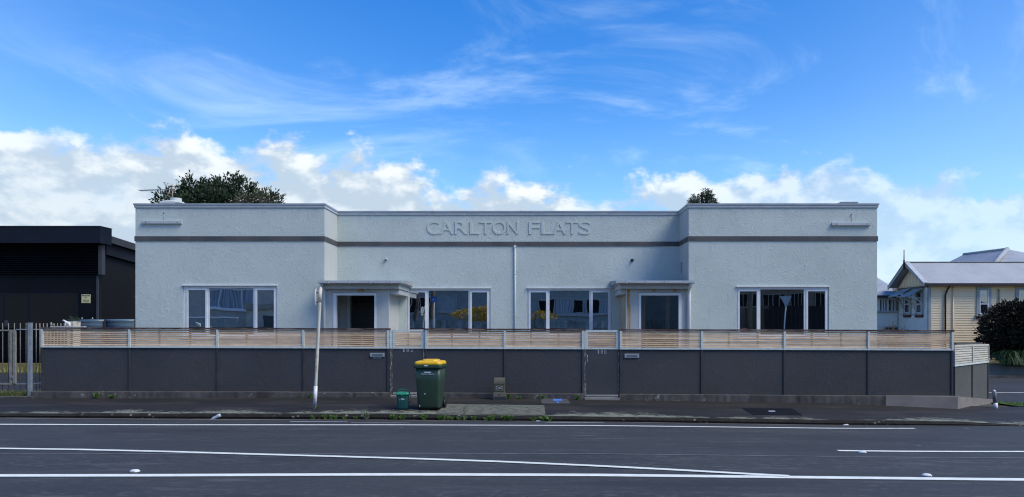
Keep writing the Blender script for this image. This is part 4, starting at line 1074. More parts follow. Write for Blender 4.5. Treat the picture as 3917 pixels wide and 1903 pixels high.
def crown(blobs, n, size, rr, up=.3, sub=9, spread=.16, shell=.55):
    """leaf sprays spread through the volume of several overlapping blobs"""
    m = MB(); tot = sum(b[3] * b[4] * b[5] for b in blobs)
    for (cx_, cy_, cz_, ax_, ay_, az_) in blobs:
        k = int(n * ax_ * ay_ * az_ / tot)
        for _ in range(k):
            v = Vector((rr.gauss(0, 1), rr.gauss(0, 1), rr.gauss(0, 1))).normalized()
            r_ = shell + (1 - shell) * rr.random() ** .5
            r_ *= 1 + rr.uniform(-.10, .12)
            c = Vector((cx_ + v.x * ax_ * r_, cy_ + v.y * ay_ * r_, cz_ + v.z * az_ * r_))
            out = (v + Vector((0, 0, up))).normalized()
            for _ in range(sub):
                dv_ = (out + Vector((rr.gauss(0, .55), rr.gauss(0, .55), rr.gauss(0, .55)))).normalized()
                leaf(m, c + dv_ * rr.uniform(0, spread) + out * rr.uniform(-.5, .6) * spread, dv_, size * rr.uniform(.7, 1.3), size * rr.uniform(.35, .55), rr)
    return m
bark = mat('bark', (.10, .075, .055), (.06, .045, .035), rough=.95, bump=.6, bscale=20, bdist=.02)
def tree(name, label, base, blobs, n, size, mat_, rr, trunk_r=.16, limbs=7, group=None, **kw):
    t = thing(name, label, 'tree', base, group)
    b = Vector(base); top = Vector((sum(q[0] for q in blobs) / len(blobs), sum(q[1] for q in blobs) / len(blobs), max(q[2] for q in blobs)))
    tm = MB(); mid = b + (top - b) * .5 + Vector((rr.uniform(-.2, .2), 0, 0))
    tm.tube([b - Vector((0, 0, .1)), b + (mid - b) * .5, mid, top], [trunk_r, trunk_r * .85, trunk_r * .6, trunk_r * .2], 10)
    tm.build('trunk', bark, t)
    for i in range(limbs):
        q = blobs[i % len(blobs)]; e = Vector((q[0], q[1], q[2])) + Vector((rr.uniform(-.6, .6) * q[3], rr.uniform(-.6, .6) * q[4], rr.uniform(-.2, .6) * q[5]))
        s0 = b + (mid - b) * rr.uniform(.6, 1.0)
        MB().tube([s0, (s0 + e) / 2 + Vector((0, 0, .15)), e], [trunk_r * .45, trunk_r * .28, trunk_r * .07], 7).build('limb', bark, t)
    crown(blobs, n, size, rr, **kw).build('crown', mat_, t)
    return t
rr = random.Random(11)
Yt = 36.5
def blob(px, py, rx, rz, Y, ry=None):
    s_ = Y / F; return (X(px, Y), Y + rr.uniform(-.3, .3), Z(py, Y), rx * s_, (ry or rx) * s_, rz * s_)
M['dkleaf'] = leafmat('dark_evergreen_leaf', (.020, .038, .018), (.045, .068, .030))
tree('evergreen_tree', 'broad dark evergreen tree rising behind the parapet and aerial', (X(830, Yt), Yt, .0),
     [blob(752, 718, 40, 30, Yt), blob(725, 745, 40, 34, Yt), blob(800, 735, 45, 34, Yt), blob(880, 715, 46, 32, Yt), blob(920, 738, 42, 36, Yt), blob(960, 755, 36, 34, Yt), blob(845, 752, 50, 40, Yt), blob(655, 770, 44, 28, Yt), blob(690, 765, 34, 30, Yt), blob(1030, 770, 34, 26, Yt), blob(1050, 785, 26, 24, Yt), blob(990, 785, 40, 30, Yt), blob(830, 800, 150, 40, Yt), blob(850, 850, 150, 70, Yt), blob(600, 785, 26, 24, Yt)],
     1900, .17, M['dkleaf'], rr, trunk_r=.28, limbs=9, sub=13, spread=.26, up=.7)
M['blossomleaf'] = leafmat('thin_olive_leaf', (.05, .06, .03), (.09, .09, .05))
bl = thing('flowering_tree', 'twiggy tree with pale blossoms beside the dark evergreen behind the parapet', 'tree', (X(985, 35), 35.0, .0))
bm_ = MB(); fm_ = MB()
for k in range(16):
    px0 = 880 + k * 11; tip = P(px0 + rr.uniform(-8, 8), rr.uniform(738, 775), 35 + rr.uniform(-.3, .3)); s0 = Vector((X(985, 35) + rr.uniform(-.2, .2), 35, 3.2))
    bm_.tube([s0, (s0 + tip) / 2 + Vector((rr.uniform(-.15, .15), 0, .1)), tip], [.03, .016, .005], 5)
    for _ in range(14):
        c = s0 + (tip - s0) * rr.uniform(.62, 1.02) + Vector((rr.gauss(0, .1), rr.gauss(0, .1), rr.gauss(0, .05)))
        leaf(fm_, c, Vector((rr.gauss(0, 1), rr.gauss(0, 1), rr.gauss(0, 1))), .08, .06, rr)
bm_.tube([(X(985, 35), 35, -.1), (X(985, 35), 35, 3.3)], [.1, .07], 8).build('trunk', bark, bl)
fm_.build('blossom', mat('pale_blossom', (.62, .56, .54), (.5, .42, .4), rough=.8), bl)
cm_ = crown([blob(1030, 765, 45, 32, 35), blob(985, 780, 75, 28, 35)], 130, .12, rr, sub=8, spread=.2); cm_.build('crown', M['blossomleaf'], bl)
Yn = 37.0
tree('conifer_tree', 'pointed dark conifer top behind the parapet near the right wing', (X(2690, Yn), Yn, 0),
     [blob(2702, 735, 7, 10, Yn), blob(2702, 750, 18, 14, Yn), blob(2703, 768, 30, 16, Yn), blob(2662, 750, 7, 10, Yn), blob(2660, 768, 17, 14, Yn), blob(2650, 785, 22, 14, Yn), blob(2712, 784, 30, 14, Yn), blob(2690, 810, 58, 30, Yn), blob(2690, 860, 70, 40, Yn)],
     1500, .085, M['dkleaf'], rr, trunk_r=.2, limbs=5, sub=13, spread=.13, up=1.3, shell=.15)
# broad shrub by the far house
Yb = 37.6
M['redleaf'] = leafmat('dark_bronze_leaf', (.022, .022, .014), (.034, .026, .020))
tree('camellia_tree', 'dense dark bronze leaved small tree in front of the cream house', (X(3850, Yb), Yb, -.35),
     [blob(3808, 1240, 48, 42, Yb), blob(3885, 1222, 66, 55, Yb), blob(3950, 1230, 80, 70, Yb), blob(3835, 1285, 60, 32, Yb), blob(3778, 1268, 26, 24, Yb), blob(3910, 1290, 80, 40, Yb), blob(3850, 1200, 44, 30, Yb), blob(3800, 1325, 50, 30, Yb + .6), blob(3900, 1335, 90, 40, Yb + .6)],
     2000, .17, M['redleaf'], rr, trunk_r=.12, limbs=8, sub=12, spread=.2, up=.3)
# bare shrub against the right end of the flats
bs = thing('bare_shrub', 'leafless twiggy shrub at the right end of the flats', 'shrub', (X(3378, 30), 30.0, 0.0))
tw = MB()
def twig(p, dv_, ln, r_, dep):
    e = p + dv_ * ln; tw.tube([p, (p + e) / 2 + Vector((rr.uniform(-.04, .04), 0, 0)), e], [r_, r_ * .8, r_ * .5], 5)
    if dep:
        for _ in range(3): twig(p + (e - p) * rr.uniform(.5, 1), (dv_ + Vector((rr.gauss(0, .5), rr.gauss(0, .3), rr.gauss(.1, .35)))).normalized(), ln * .66, r_ * .6, dep - 1)
for k in range(3): twig(Vector((X(3378, 30) + .1 * k - .1, 30, -.1)), Vector((rr.uniform(-.2, .3), 0, 1)).normalized(), 1.0, .03, 4)
tw.build('branches', bark, bs)
# arching tussock on the retaining wall
tus = thing('arching_plant', 'arching green strap leaved plant spilling over the low far wall', 'plant', (X(3890, 36.9), 36.9, -.1))
tm_ = MB()
for k in range(1500):
    a = rr.uniform(0, 6.28); r0_ = rr.uniform(0, .9); bx0 = X(3880, 37.3) + rr.uniform(-.9, 1.6)
    p = Vector((bx0 + .2, 36.95 + rr.uniform(-.25, .25), -.05)); L_ = rr.uniform(.6, 1.15); h_ = rr.uniform(.35, .95)
    dv_ = Vector((math.cos(a), math.sin(a) * .7 - .25, 0)); sd = Vector((-dv_.y, dv_.x, 0)) * .018
    pts = [p, p + dv_ * L_ * .35 + Vector((0, 0, h_ * .8)), p + dv_ * L_ * .7 + Vector((0, 0, h_ * .7)), p + dv_ * L_ + Vector((0, 0, h_ * .1))]
    n = len(tm_.v)
    for i, q_ in enumerate(pts):
        ww = 1 - i * .28
        tm_.v += [tuple(q_ + sd * ww), tuple(q_ - sd * ww)]
    for i in range(3): tm_.f.append((n + 2 * i, n + 2 * i + 1, n + 2 * i + 3, n + 2 * i + 2)); tm_.sm.append(False)
tm_.build('leaves', leafmat('strap_leaf', (.020, .050, .018), (.045, .085, .030)), tus)

# kerb weeds
M['weed'] = leafmat('weed_leaf', (.075, .15, .028), (.13, .21, .055))
M['weedgrey'] = leafmat('grey_weed_leaf', (.14, .19, .10), (.19, .24, .13))
def weed(px, py, w_px, h_px, tall, label, group, m_, Y=15.74, fnz=None):
    x = X(px, Y); z = (fnz or (lambda a, b: road_z(a, b)))(x, Y); s_ = Y / F
    o = thing('kerb_weed', label, 'weed', (x, Y, z), group)
    m = MB(); R_ = w_px * s_ / 2; H = h_px * s_
    w_px *= 1.25; R_ = w_px * s_ / 2; H = h_px * s_ * 1.15
    for k in range(95):
        a = rr.uniform(0, 6.28); dv_ = Vector((math.cos(a) * R_, math.sin(a) * R_ * .45 - .01, H * rr.uniform(.45, 1.0)))
        p = Vector((x + rr.uniform(-.3, .3) * R_, Y + rr.uniform(-.03, .02), z + rr.uniform(0, .3) * H))
        leaf(m, p, dv_ + Vector((0, 0, .02)), dv_.length * rr.uniform(.45, .85), rr.uniform(.018, .034), rr, .3)
    m.build('leaves', m_, o)
    if tall:
        st_ = MB(); hh = tall * s_
        pts = [Vector((x, Y, z)), Vector((x + .012, Y, z + hh * .5)), Vector((x + .004, Y, z + hh))]
        st_.tube(pts, [.006, .005, .003], 5); st_.build('stem', m_, o)
        lm = MB()
        for k in range(26):
            u = rr.uniform(.25, 1); p = pts[0] + (pts[2] - pts[0]) * u
            leaf(lm, p, Vector((rr.gauss(0, 1), rr.gauss(0, .6), .6)), rr.uniform(.03, .06) * (1.25 - u * .5), .012, rr)
        lm.build('stem_leaves', m_, o)
    return o
GW = 'weeds along the kerb'
for px, w_, h_, tl in ((1197, 18, 14, 0), (1243, 22, 17, 0), (1268, 20, 16, 0), (1284, 14, 15, 0), (1318, 16, 9, 0), (1360, 18, 10, 0)):
    weed(px, 0, w_, h_ + 3, tl, 'low green weed on the bare kerb near the leaning pole', GW, M['weed'])
weed(1400, 0, 26, 26, 56, 'tall pale stemmed weed between the leaning pole and the caddy', GW, M['weedgrey'])
for px, w_, h_ in ((1505, 34, 22), (1540, 30, 20)): weed(px, 0, w_, h_, 0, 'bushy green weed at the kerb in front of the small caddy', GW, M['weed'])
weed(1621, 0, 28, 24, 0, 'bushy green weed at the kerb in front of the wheelie bin', GW, M['weed'])
for px, w_, h_ in ((1688, 36, 22), (1722, 30, 18), (1757, 24, 15)): weed(px, 0, w_, h_, 0, 'leafy green weed at the kerb just right of the wheelie bin', GW, M['weed'])
weed(1775, 0, 26, 22, 52, 'tall thin seeding weed at the edge of the lichened slab', GW, M['weedgrey'])
for px, w_, h_ in ((1812, 26, 18), (1860, 22, 14), (1880, 28, 22), (1948, 40, 23), (1928, 22, 20)): weed(px, 0, w_, h_, 0, 'green weed rooted in the kerb below the lichened slab', GW, M['weed'])
for px, w_, h_ in ((2040, 26, 15), (2075, 30, 19), (2098, 34, 20)): weed(px, 0, w_, h_, 0, 'green weed in the kerb in line with the blue marked cover', GW, M['weed'])
WB = 'weeds along the wall base'
pz = lambda a, b: path_z(a, b)
for px, w_, h_, lab in ((370, 26, 24, 'bright green weed at the wall base under the first slatted bay'), (428, 30, 14, 'low mossy weed at the wall base under the second slatted bay'), (1948, 16, 18, 'yellowish weed between the utility pillar and the wall'), (1985, 22, 10, 'dry weed at the wall base beside the utility pillar'), (2075, 18, 16, 'sparse weed at the wall base by the blue marked cover'), (2208, 22, 16, 'weed at the wall base left of the 180 step')):
    weed(px, 0, w_, h_, 0, lab, WB, M['weed'], Y=19.12, fnz=pz)
weed(1186, 0, 20, 14, 0, 'small clump of moss and weed at the wall base behind the pole', WB, M['weed'], Y=19.1, fnz=pz)
wd = weed(1212, 0, 16, 7, 0, 'tuft of grass at the foot of the leaning pole', None, M['weed'], Y=16.80, fnz=pz); wd.name = 'grass_tuft'
# rough grass by the yard gate and on the far verge
def grass(name, label, x0, x1, y0, y1, fn, n, h, m_):
    m = MB()
    for _ in range(n):
        x, y = rr.uniform(x0, x1), rr.uniform(y0, y1); z = fn(x, y); hh = h * rr.uniform(.4, 1.25)
        a = rr.uniform(0, 6.28); s_ = Vector((math.cos(a), math.sin(a), 0)) * .008; t = Vector((rr.gauss(0, .35), rr.gauss(0, .35), 1)) * hh
        b = Vector((x, y, z)); nn = len(m.v); m.v += [tuple(b - s_), tuple(b + s_), tuple(b + t)]; m.f.append((nn, nn + 1, nn + 2)); m.sm.append(False)
    o = m.build(name, m_); tag(o, label, 'grass', kind='stuff'); return o
M['grassy'] = leafmat('rough_grass', (.17, .20, .05), (.30, .29, .10))
grass('rough_grass', 'rough yellowing grass at the foot of the yard gate', -17, -12.3, 19.45, 20.1, lambda x, y: path_z(x, y), 5200, .15, M['grassy'])
grass('verge_grass', 'bright green grass verge beside the side street', 12.5, 22, 19.98, 21.3, lambda x, y: path_z(x, y) + .01, 9000, .06, leafmat('lawn_grass', (.09, .19, .022), (.14, .26, .04)))

# bottle in the gutter
bt = thing('plastic_bottle', 'crushed clear plastic bottle lying in the gutter', 'bottle', (X(824, 15.7), 15.72, road_z(X(824, 15.7), 15.7) + .04), rot=(0, R(-25), R(12)))
MB().tube([(-.10, 0, 0), (-.085, 0, 0), (-.05, 0, 0), (0, .006, 0), (.05, 0, .004), (.10, 0, 0)], [.013, .014, .034, .028, .036, .034], 12).build('bottle_body', mat('cloudy_plastic', (.45, .52, .60), (.30, .36, .44), rough=.25, spec=.6), bt, local=True)
MB().tube([(-.118, 0, 0), (-.101, 0, 0)], .016, 10).build('cap', M['white'], bt, local=True)
# litter scraps
for px, py, lab in ((3235, 1627, 'white paper scrap in the gutter right of the access cover'), (2062, 1602, 'white flake of litter on the kerb below the lichened slab')):
    Y = 15.74; x = X(px, Y); lt = MB(); z = road_z(x, Y) + .004
    lt.hexa([(x - .06, Y - .03, z), (x + .06, Y - .03, z), (x + .05, Y + .03, z), (x - .05, Y + .03, z)], [(x - .05, Y - .02, z + .012), (x + .03, Y - .02, z + .022), (x + .03, Y + .02, z + .018), (x - .02, Y + .02, z + .01)])
    tag(lt.build('litter_scrap', M['white']), lab, 'litter')

# ------------------------------------------------------------------ yard gate on the left
YGt = 19.35
def bars(root, pxs, Y=None, top=1237, bot=1492):
    for px in pxs:
        x = X(px, YGt); MB().tube([(x, YGt, Z(bot, YGt)), (x, YGt, Z(top + 2, YGt)), (x, YGt, Z(top, YGt))], [.010, .010, .006], 8).build('bar', M['palepaint'], root)
yg = thing('yard_gate', 'pale steel bar gate leaf at the black building yard', 'gate', (X(-60, YGt), YGt, .1))
bars(yg, [-168, -146, -123, -101, -79, -57, -35, -12, 10, 32.5])
for pxa, pxb in ((39, 47.5), (-200, -192)):
    MB().box(X(pxa, YGt), X(pxb, YGt), YGt - .03, YGt + .03, Z(1467, YGt), Z(1262, YGt)).build('stile', M['palepaint'], yg)
for py in (1264.5, 1469):
    MB().box(X(-200, YGt), X(48, YGt), YGt - .028, YGt + .028, Z(py + 2.5, YGt), Z(py - 2.5, YGt)).build('rail', M['palepaint'], yg)
MB().box(X(45, YGt), X(53, YGt), YGt - .045, YGt - .031, Z(1447, YGt), Z(1438, YGt)).build('latch', M['steel'], yg)
yf = thing('yard_fence', 'fixed steel bar panel with a galvanised post beside the slatted fence', 'fence', (X(90, YGt), YGt, .1))
bars(yf, [55, 77.6, 99.8])
MB().box(X(51.5, YGt), X(61, YGt), YGt - .03, YGt + .03, Z(1467, YGt), Z(1263, YGt)).build('stile', M['palepaint'], yf)
for py in (1261, 1469): MB().box(X(61, YGt), X(111, YGt), YGt - .015, YGt + .015, Z(py + 1.8, YGt), Z(py - 1.8, YGt)).build('rail', M['steel'], yf)
xp0, xp1 = X(109.5, YGt), X(121.5, YGt)
MB().box(xp0, xp1, YGt - .04, YGt + .04, path_z(xp0, YGt) - .05, Z(1236, YGt)).build('post', M['steel'], yf)
MB().box(xp0 - .004, xp1 + .004, YGt - .044, YGt + .044, Z(1236, YGt) + .001, Z(1235, YGt)).build('post_cap', M['steel'], yf)
xs_ = X(124, YGt)
for k in range(1, 11):
    y = YGt + .145 * k; MB().tube([(xs_, y, .2), (xs_, y, Z(1237, YGt))], .010, 8).build('bar', M['palepaint'], yf)
for py in (1261, 1469): MB().box(xs_ - .012, xs_ + .012, YGt + .042, YGt + 1.6, Z(py + 1.8, YGt), Z(py - 1.8, YGt)).build('rail', M['steel'], yf)
kb2 = thing('yard_edging', 'low concrete edging in front of the yard gate', 'edging', (X(60, 19.2), 19.2, 0))
MB().box(-18, X(126, 19.1), 19.05, 19.25, -.05, path_z(X(60, 19.2), 19.2) + .05).build('edging_block', M['plinth'], kb2)

# things along the top of the fence and behind it
def fz(px): return topz(px) - .001
brd = MB().box(px2x(197), px2x(325), YF - .045, YF + .06, fz(260) + .003, fz(260) + .025).build('white_board', M['offwhite']); tag(brd, 'thin white board lying along the top of the fence', 'board')
fig = thing('toy_figurine', 'white toy animal figurine standing on the fence top', 'figurine', (px2x(258), YF + .01, fz(258) + .0255))
fm2 = MB()
fm2.tube([P(268, 1236, YF), P(262, 1238, YF), P(254, 1235, YF), P(248, 1229, YF), P(245, 1227, YF)], [.022, .042, .036, .022, .016], 10)
fm2.tube([P(246, 1227.5, YF), P(243, 1226, YF), P(238.5, 1228.5, YF)], [.018, .017, .008], 8)
for px, oy in ((253, -.02), (253, .02), (266, -.02), (266, .02)): fm2.tube([P(px, 1238, YF) + Vector((0, oy, 0)), Vector((px2x(px + .5), YF + oy, fz(258) + .0257))], [.018, .013], 7)
fm2.build('animal_body', mat('white_ceramic', (.74, .73, .70), rough=.35), fig)
for px, oy in ((246, -.012), (246, .012)): pass
jar = thing('glass_jar', 'small murky glass jar on the fence top', 'jar', (px2x(196), YF, fz(196) + .0255))
MB().tube([(px2x(196), YF, fz(196) + .0256), (px2x(196), YF, fz(196) + .085), (px2x(196), YF, fz(196) + .10), (px2x(196), YF, fz(196) + .12)], [.024, .024, .015, .015], 12).build('jar_body', mat('murky_glass', (.28, .29, .25), (.16, .17, .14), rough=.2), jar)
sh_ = thing('seashell', 'brown shell lying on the fence top beside the jar', 'shell', (px2x(205), YF, fz(205) + .0255))
MB().tube([(px2x(200.5), YF, fz(205) + .034), (px2x(204), YF, fz(205) + .052), (px2x(207.5), YF, fz(205) + .062), (px2x(209.5), YF, fz(205) + .052)], [.006, .024, .03, .008], 10).build('shell_body', mat('brown_shell', (.30, .22, .13), (.18, .13, .08), rough=.6), sh_)
Yk = 21.6
pb_ = thing('planter_box', 'weathered timber planter with a low plant behind the fence top', 'planter', (X(266, Yk), Yk, 0.05))
MB().box(X(256, Yk), X(280, Yk), Yk, Yk + .35, .0, Z(1230, Yk)).build('planter_body', M['slatpale'], pb_)
crown([(X(267, Yk), Yk + .17, Z(1226, Yk), .10, .12, .05)], 26, .05, rr, sub=7, spread=.05).build('plant', M['dkleaf'], pb_)
M['bluemetal'] = mat('blue_grey_sheet_metal', (.11, .17, .22), (.055, .085, .12), rough=.38, spec=.5, scale=1.4, stretch=(.6, 1, 14))
for pa, pb2, ya, yb, lab in ((280, 399, 1223, 1250, 'blue grey corrugated metal sheet behind the fence beside the planter'), (405, 514, 1222, 1252, 'darker blue corrugated metal sheet against the end of the flats')):
    Ym = 22.2; m = MB(); z0, z1 = .06, Z(ya, Ym); nz_ = 40; hts = z1 - z0; n = 0
    for k in range(nz_ + 1):
        zz = z0 + hts * k / nz_; yy = Ym + .016 * math.sin(zz * 2 * math.pi / .085)
        m.v += [(X(pa, Ym), yy, zz), (X(pb2, Ym), yy, zz)]
    m.f = [(2 * k, 2 * k + 1, 2 * k + 3, 2 * k + 2) for k in range(nz_)]; m.sm = [True] * nz_
    # give it thickness
    o = m.build('metal_sheet', M['bluemetal']); md = o.modifiers.new('solid', 'SOLIDIFY'); md.thickness = .004
    tag(o, lab, 'metal sheet')
pq = MB().box(X(400.5, 22.2), X(404.5, 22.2), 22.16, 22.26, .05, Z(1224, 22.2)); pq = pq.build('timber_post', mat('dark_post', (.04, .032, .028), rough=.9)); tag(pq, 'dark timber post between the two blue metal sheets', 'post')

# ------------------------------------------------------------------ black building at the left
YB = 31.0
M['blk'] = mat('black_painted_panel', (.006, .007, .012), (.004, .005, .008), rough=.5, spec=.12, scale=.6)
M['blk2'] = mat('charcoal_fascia', (.010, .014, .026), (.008, .011, .020), rough=.5, spec=.15, scale=.6)
M['blkgrey'] = mat('dark_grey_trim', (.045, .05, .06), (.035, .04, .048), rough=.5)
bb = thing('black_building', 'black clad commercial building with louvres and a deep flat fascia', 'building', (X(200, YB), YB, 0))
xe = X(378, YB); x_far = -32.0
MB().box(x_far, xe, YB, YB + .2, .0, Z(1052, YB)).build('front_wall', M['blk'], bb)
MB().box(x_far, X(384, YB), YB - .02, YB + .2, Z(1052, YB) + .001, Z(936, YB)).build('louvre_recess', M['dark'], bb)
for k in range(14):
    zz = Z(1049 - k * 8.2, YB)
    MB().hexa([(x_far, YB - .13, zz), (X(381, YB), YB - .13, zz), (X(381, YB), YB - .03, zz + .05), (x_far, YB - .03, zz + .05)], [(x_far, YB - .13, zz + .012), (X(381, YB), YB - .13, zz + .012), (X(381, YB), YB - .03, zz + .062), (x_far, YB - .03, zz + .062)]).build('louvre_slat', M['blk'], bb)
MB().box(X(383, YB), X(397, YB), YB - .14, YB + .1, Z(1052, YB), Z(938, YB)).build('louvre_trim', M['blkgrey'], bb)
MB().box(x_far, X(412, YB), YB - .55, YB + .3, Z(936, YB), Z(873.5, YB)).build('fascia', M['blk2'], bb)
MB().box(x_far - .02, X(412, YB) + .02, YB - .57, YB + .32, Z(873.5, YB) + .001, Z(871.5, YB)).build('fascia_capping', M['blkgrey'], bb)
# corrugated side wall running back
cg = MB(); y0, y1 = YB + .21, 46.0; n = 150
for k in range(n + 1):
    y = y0 + (y1 - y0) * k / n; xx = xe - .05 + (.03 if k % 2 else -.03)
    zt = 4.85 - (y - YB) * .055
    cg.v += [(xx, y, 0), (xx, y, zt)]
cg.f = [(2 * k, 2 * k + 2, 2 * k + 3, 2 * k + 1) for k in range(n)]; cg.sm = [False] * n
cg.build('side_wall', mat('black_corrugated', (.008, .009, .012), (.045, .045, .05), rough=.45, spec=.2, scale=.9, stretch=(1, 1, .6), lo=.56, hi=.72), bb)
zr0 = 5.42
MB().hexa([(xe - .6, YB + .31, zr0 - .28), (xe + .30, YB + .31, zr0 - .28), (xe + .30, 46, zr0 - 1.15), (xe - .6, 46, zr0 - 1.15)], [(xe - .6, YB + .31, zr0), (xe + .30, YB + .31, zr0), (xe + .30, 46, zr0 - .87), (xe - .6, 46, zr0 - .87)]).build('verge_board', M['blkgrey'], bb)
MB().hexa([(xe - .1, YB + .31, zr0 - .75), (xe + .12, YB + .31, zr0 - .75), (xe + .12, 46, zr0 - 1.62), (xe - .1, 46, zr0 - 1.62)], [(xe - .1, YB + .31, zr0 - .281), (xe + .12, YB + .31, zr0 - .281), (xe + .12, 46, zr0 - 1.151), (xe - .1, 46, zr0 - 1.151)]).build('soffit_board', M['blk2'], bb)
MB().box(x_far, xe - .11, YB + .33, 46, 4.3, 4.4).build('roof', M['blkgrey'], bb)
# glazing low on the front
M['blkglass'] = glass('dark_shop_glass', (.003, .004, .007), .012, .1)
for a, b in ((-420, 10), (17, 106), (113, 292)):
    MB().box(X(a, YB), X(b, YB), YB - .012, YB - .002, .35, Z(1127, YB)).build('shop_window', M['blkglass'], bb)
MB().box(x_far, X(300, YB), YB - .03, YB - .002, Z(1127, YB) + .001, Z(1122, YB)).build('window_head', M['blk2'], bb)
for a, b in ((11, 16), (107, 112), (293, 300)): MB().box(X(a, YB), X(b, YB), YB - .03, YB - .002, .35, Z(1127, YB) - .001).build('window_mullion', M['blk2'], bb)
MB().box(X(371, YB), X(378, YB), YB - .06, YB - .002, .0, Z(1056, YB)).build('corner_trim', M['blkgrey'], bb)
MB().box(X(19, YB) , X(33, YB), YB - .03, YB - .0125, Z(1247, YB), Z(1226, YB)).build('notice', M['blkgrey'], bb)
# warning sign
sg = thing('warning_sign', 'yellow security camera warning sign on the black wall', 'sign', (X(330, YB), YB - .01, Z(1160, YB)))
M['signy'] = mat('pale_yellow_sign', (.66, .60, .33), (.6, .55, .30), rough=.5)
MB().box(X(313, YB), X(347, YB), YB - .022, YB - .008, Z(1160, YB), Z(1127, YB)).build('plate', M['signy'], sg)
MB().box(X(316, YB), X(344, YB), YB - .025, YB - .0225, Z(1134, YB), Z(1129.5, YB)).build('heading_band', M['black'], sg)
place_text('heading', 'WARNING', M['signy'], sg, X(319, YB), X(341, YB), Z(1133.2, YB), Z(1130.3, YB), YB - .026, depth=.002)
MB().poly([P(323, 1141, YB) - Vector((0, .026, 0)), P(332, 1136.5, YB) - Vector((0, .026, 0)), P(333, 1138.5, YB) - Vector((0, .026, 0)), P(325, 1142.5, YB) - Vector((0, .026, 0))], (0, .003, 0)).build('camera_symbol', M['black'], sg)
place_text('wording', 'Cameras in use', M['black'], sg, X(318, YB), X(342, YB), Z(1149.5, YB), Z(1146, YB), YB - .024, depth=.002)
for py, a, b in ((1152, 318, 342), (1156, 317, 343)): MB().box(X(a, YB), X(b, YB), YB - .024, YB - .0225, Z(py + .9, YB), Z(py - .9, YB)).build('small_print', M['black'], sg)
# little white lights near the wall
for px in (314, 354):
    c = P(px, 1219, 30.2); lp = thing('garden_light', 'tiny white solar light on a stake %s the yellow warning sign' % ('straight below' if px == 314 else 'set apart from'), 'garden light', (c.x, c.y, 0), 'stake lights')
    MB().tube([(c.x, c.y, 0), (c.x, c.y, c.z)], .008, 6).build('stake', M['black'], lp)
    MB().loft([[(c.x + r_ * math.cos(2 * math.pi * k / 10), c.y + r_ * math.sin(2 * math.pi * k / 10), c.z + h) for k in range(10)] for r_, h in ((.01, -.02), (.025, 0), (.022, .02), (.006, .03))], smooth=True).build('light_head', M['white'], lp)
# yellow kerb at the far side of the yard
yk = thing('yellow_kerb', 'mustard painted concrete kerb along the front of the black building', 'kerb', (-20, 29.2, 0))
MB().box(-32, X(375, 29.4) , 29.3, 29.55, .02, .40).build('kerb_block', mat('mustard_paint', (.26, .20, .055), (.18, .145, .045), rough=.8, scale=3), yk)
grass('kerb_grass', 'thin weeds along the yellow kerb', -22, -16.3, 29.05, 29.28, lambda x, y: .07, 700, .22, M['grassy'])

# ------------------------------------------------------------------ cream house across the side street
YH_ = 40.0
M['cream'] = mat('cream_weatherboard', (.86, .69, .46), (.81, .65, .42), rough=.6, scale=1.2)
M['palewb'] = mat('pale_weatherboard', (.80, .82, .78), (.74, .77, .74), rough=.6, scale=1.2)
def iron_roof(name, c1, c2, along):
    m = bpy.data.materials.new(name); m.use_nodes = True
    t = NT(m.node_tree); b = t.n['Principled BSDF']; co = t.new('ShaderNodeNewGeometry').outputs['Position']
    c = t.mix(t.ramp(t.noise(co, .8, 5, .6), .35, .7), c1 + (1,), c2 + (1,))
    sp = t.ramp(t.noise(t.scale(co, (2, 2, 2)), 1.5, 4, .7), .66, .72)
    c = t.mix(t.math('MULTIPLY', sp, .5), c, (.12, .13, .15, 1))
    x_, y_, z_ = t.sep(co); v = x_ if along == 'x' else y_
    rib = t.math('SINE', t.math('MULTIPLY', v, 2 * math.pi / .16))
    t.l.new(c, b.inputs['Base Color']); b.inputs['Roughness'].default_value = .55
    t.l.new(t.bump(rib, .25, .012), b.inputs['Normal']); return m
M['ironx'] = iron_roof('pale_corrugated_iron', (.36, .37, .385), (.31, .32, .34), 'x')
M['irony'] = iron_roof('pale_corrugated_iron_side', (.29, .31, .34), (.25, .27, .30), 'y')
M['gutterd'] = mat('dark_maroon_gutter', (.035, .022, .03), (.028, .018, .024), rough=.5)
M['maroon'] = mat('maroon_trim', (.10, .018, .02), (.08, .014, .016), rough=.5)
M['trimgrey'] = mat('grey_green_trim', (.34, .37, .37), (.29, .32, .32), rough=.55)
xh = X(3553, YH_); ZE = 3.95; YG2 = 43.35
hs_ = thing('cream_house', 'cream weatherboard house with grey iron roof and bracketed window hoods', 'house', (xh + 3, YH_, -.6))
MB().box(xh + .03, 34.0, YH_ + .03, 52, -.7, ZE - .002).build('wall', M['cream'], hs_)
nb = 37; pit = (ZE - .12 + .75) / nb
for k in range(nb):
    z0 = -.75 + pit * k
    MB().hexa([(xh + .10, YH_ - .018, z0), (34, YH_ - .018, z0), (34, YH_ + .028, z0), (xh + .10, YH_ + .028, z0)], [(xh + .10, YH_ + .006, z0 + pit), (34, YH_ + .006, z0 + pit), (34, YH_ + .028, z0 + pit), (xh + .10, YH_ + .028, z0 + pit)]).build('weatherboard', M['cream'], hs_)
for k in range(9, nb):
    z0 = -.75 + pit * k
    MB().hexa([(xh - .018, YH_ + .10, z0), (xh - .018, YG2, z0), (xh + .028, YG2, z0), (xh + .028, YH_ + .10, z0)], [(xh + .006, YH_ + .10, z0 + pit), (xh + .006, YG2, z0 + pit), (xh + .028, YG2, z0 + pit), (xh + .028, YH_ + .10, z0 + pit)]).build('weatherboard', M['palewb'], hs_)
MB().box(xh - .03, xh + .099, YH_ - .03, YH_ + .099, -.7, ZE - .13).build('corner_board', M['trimgrey'], hs_)
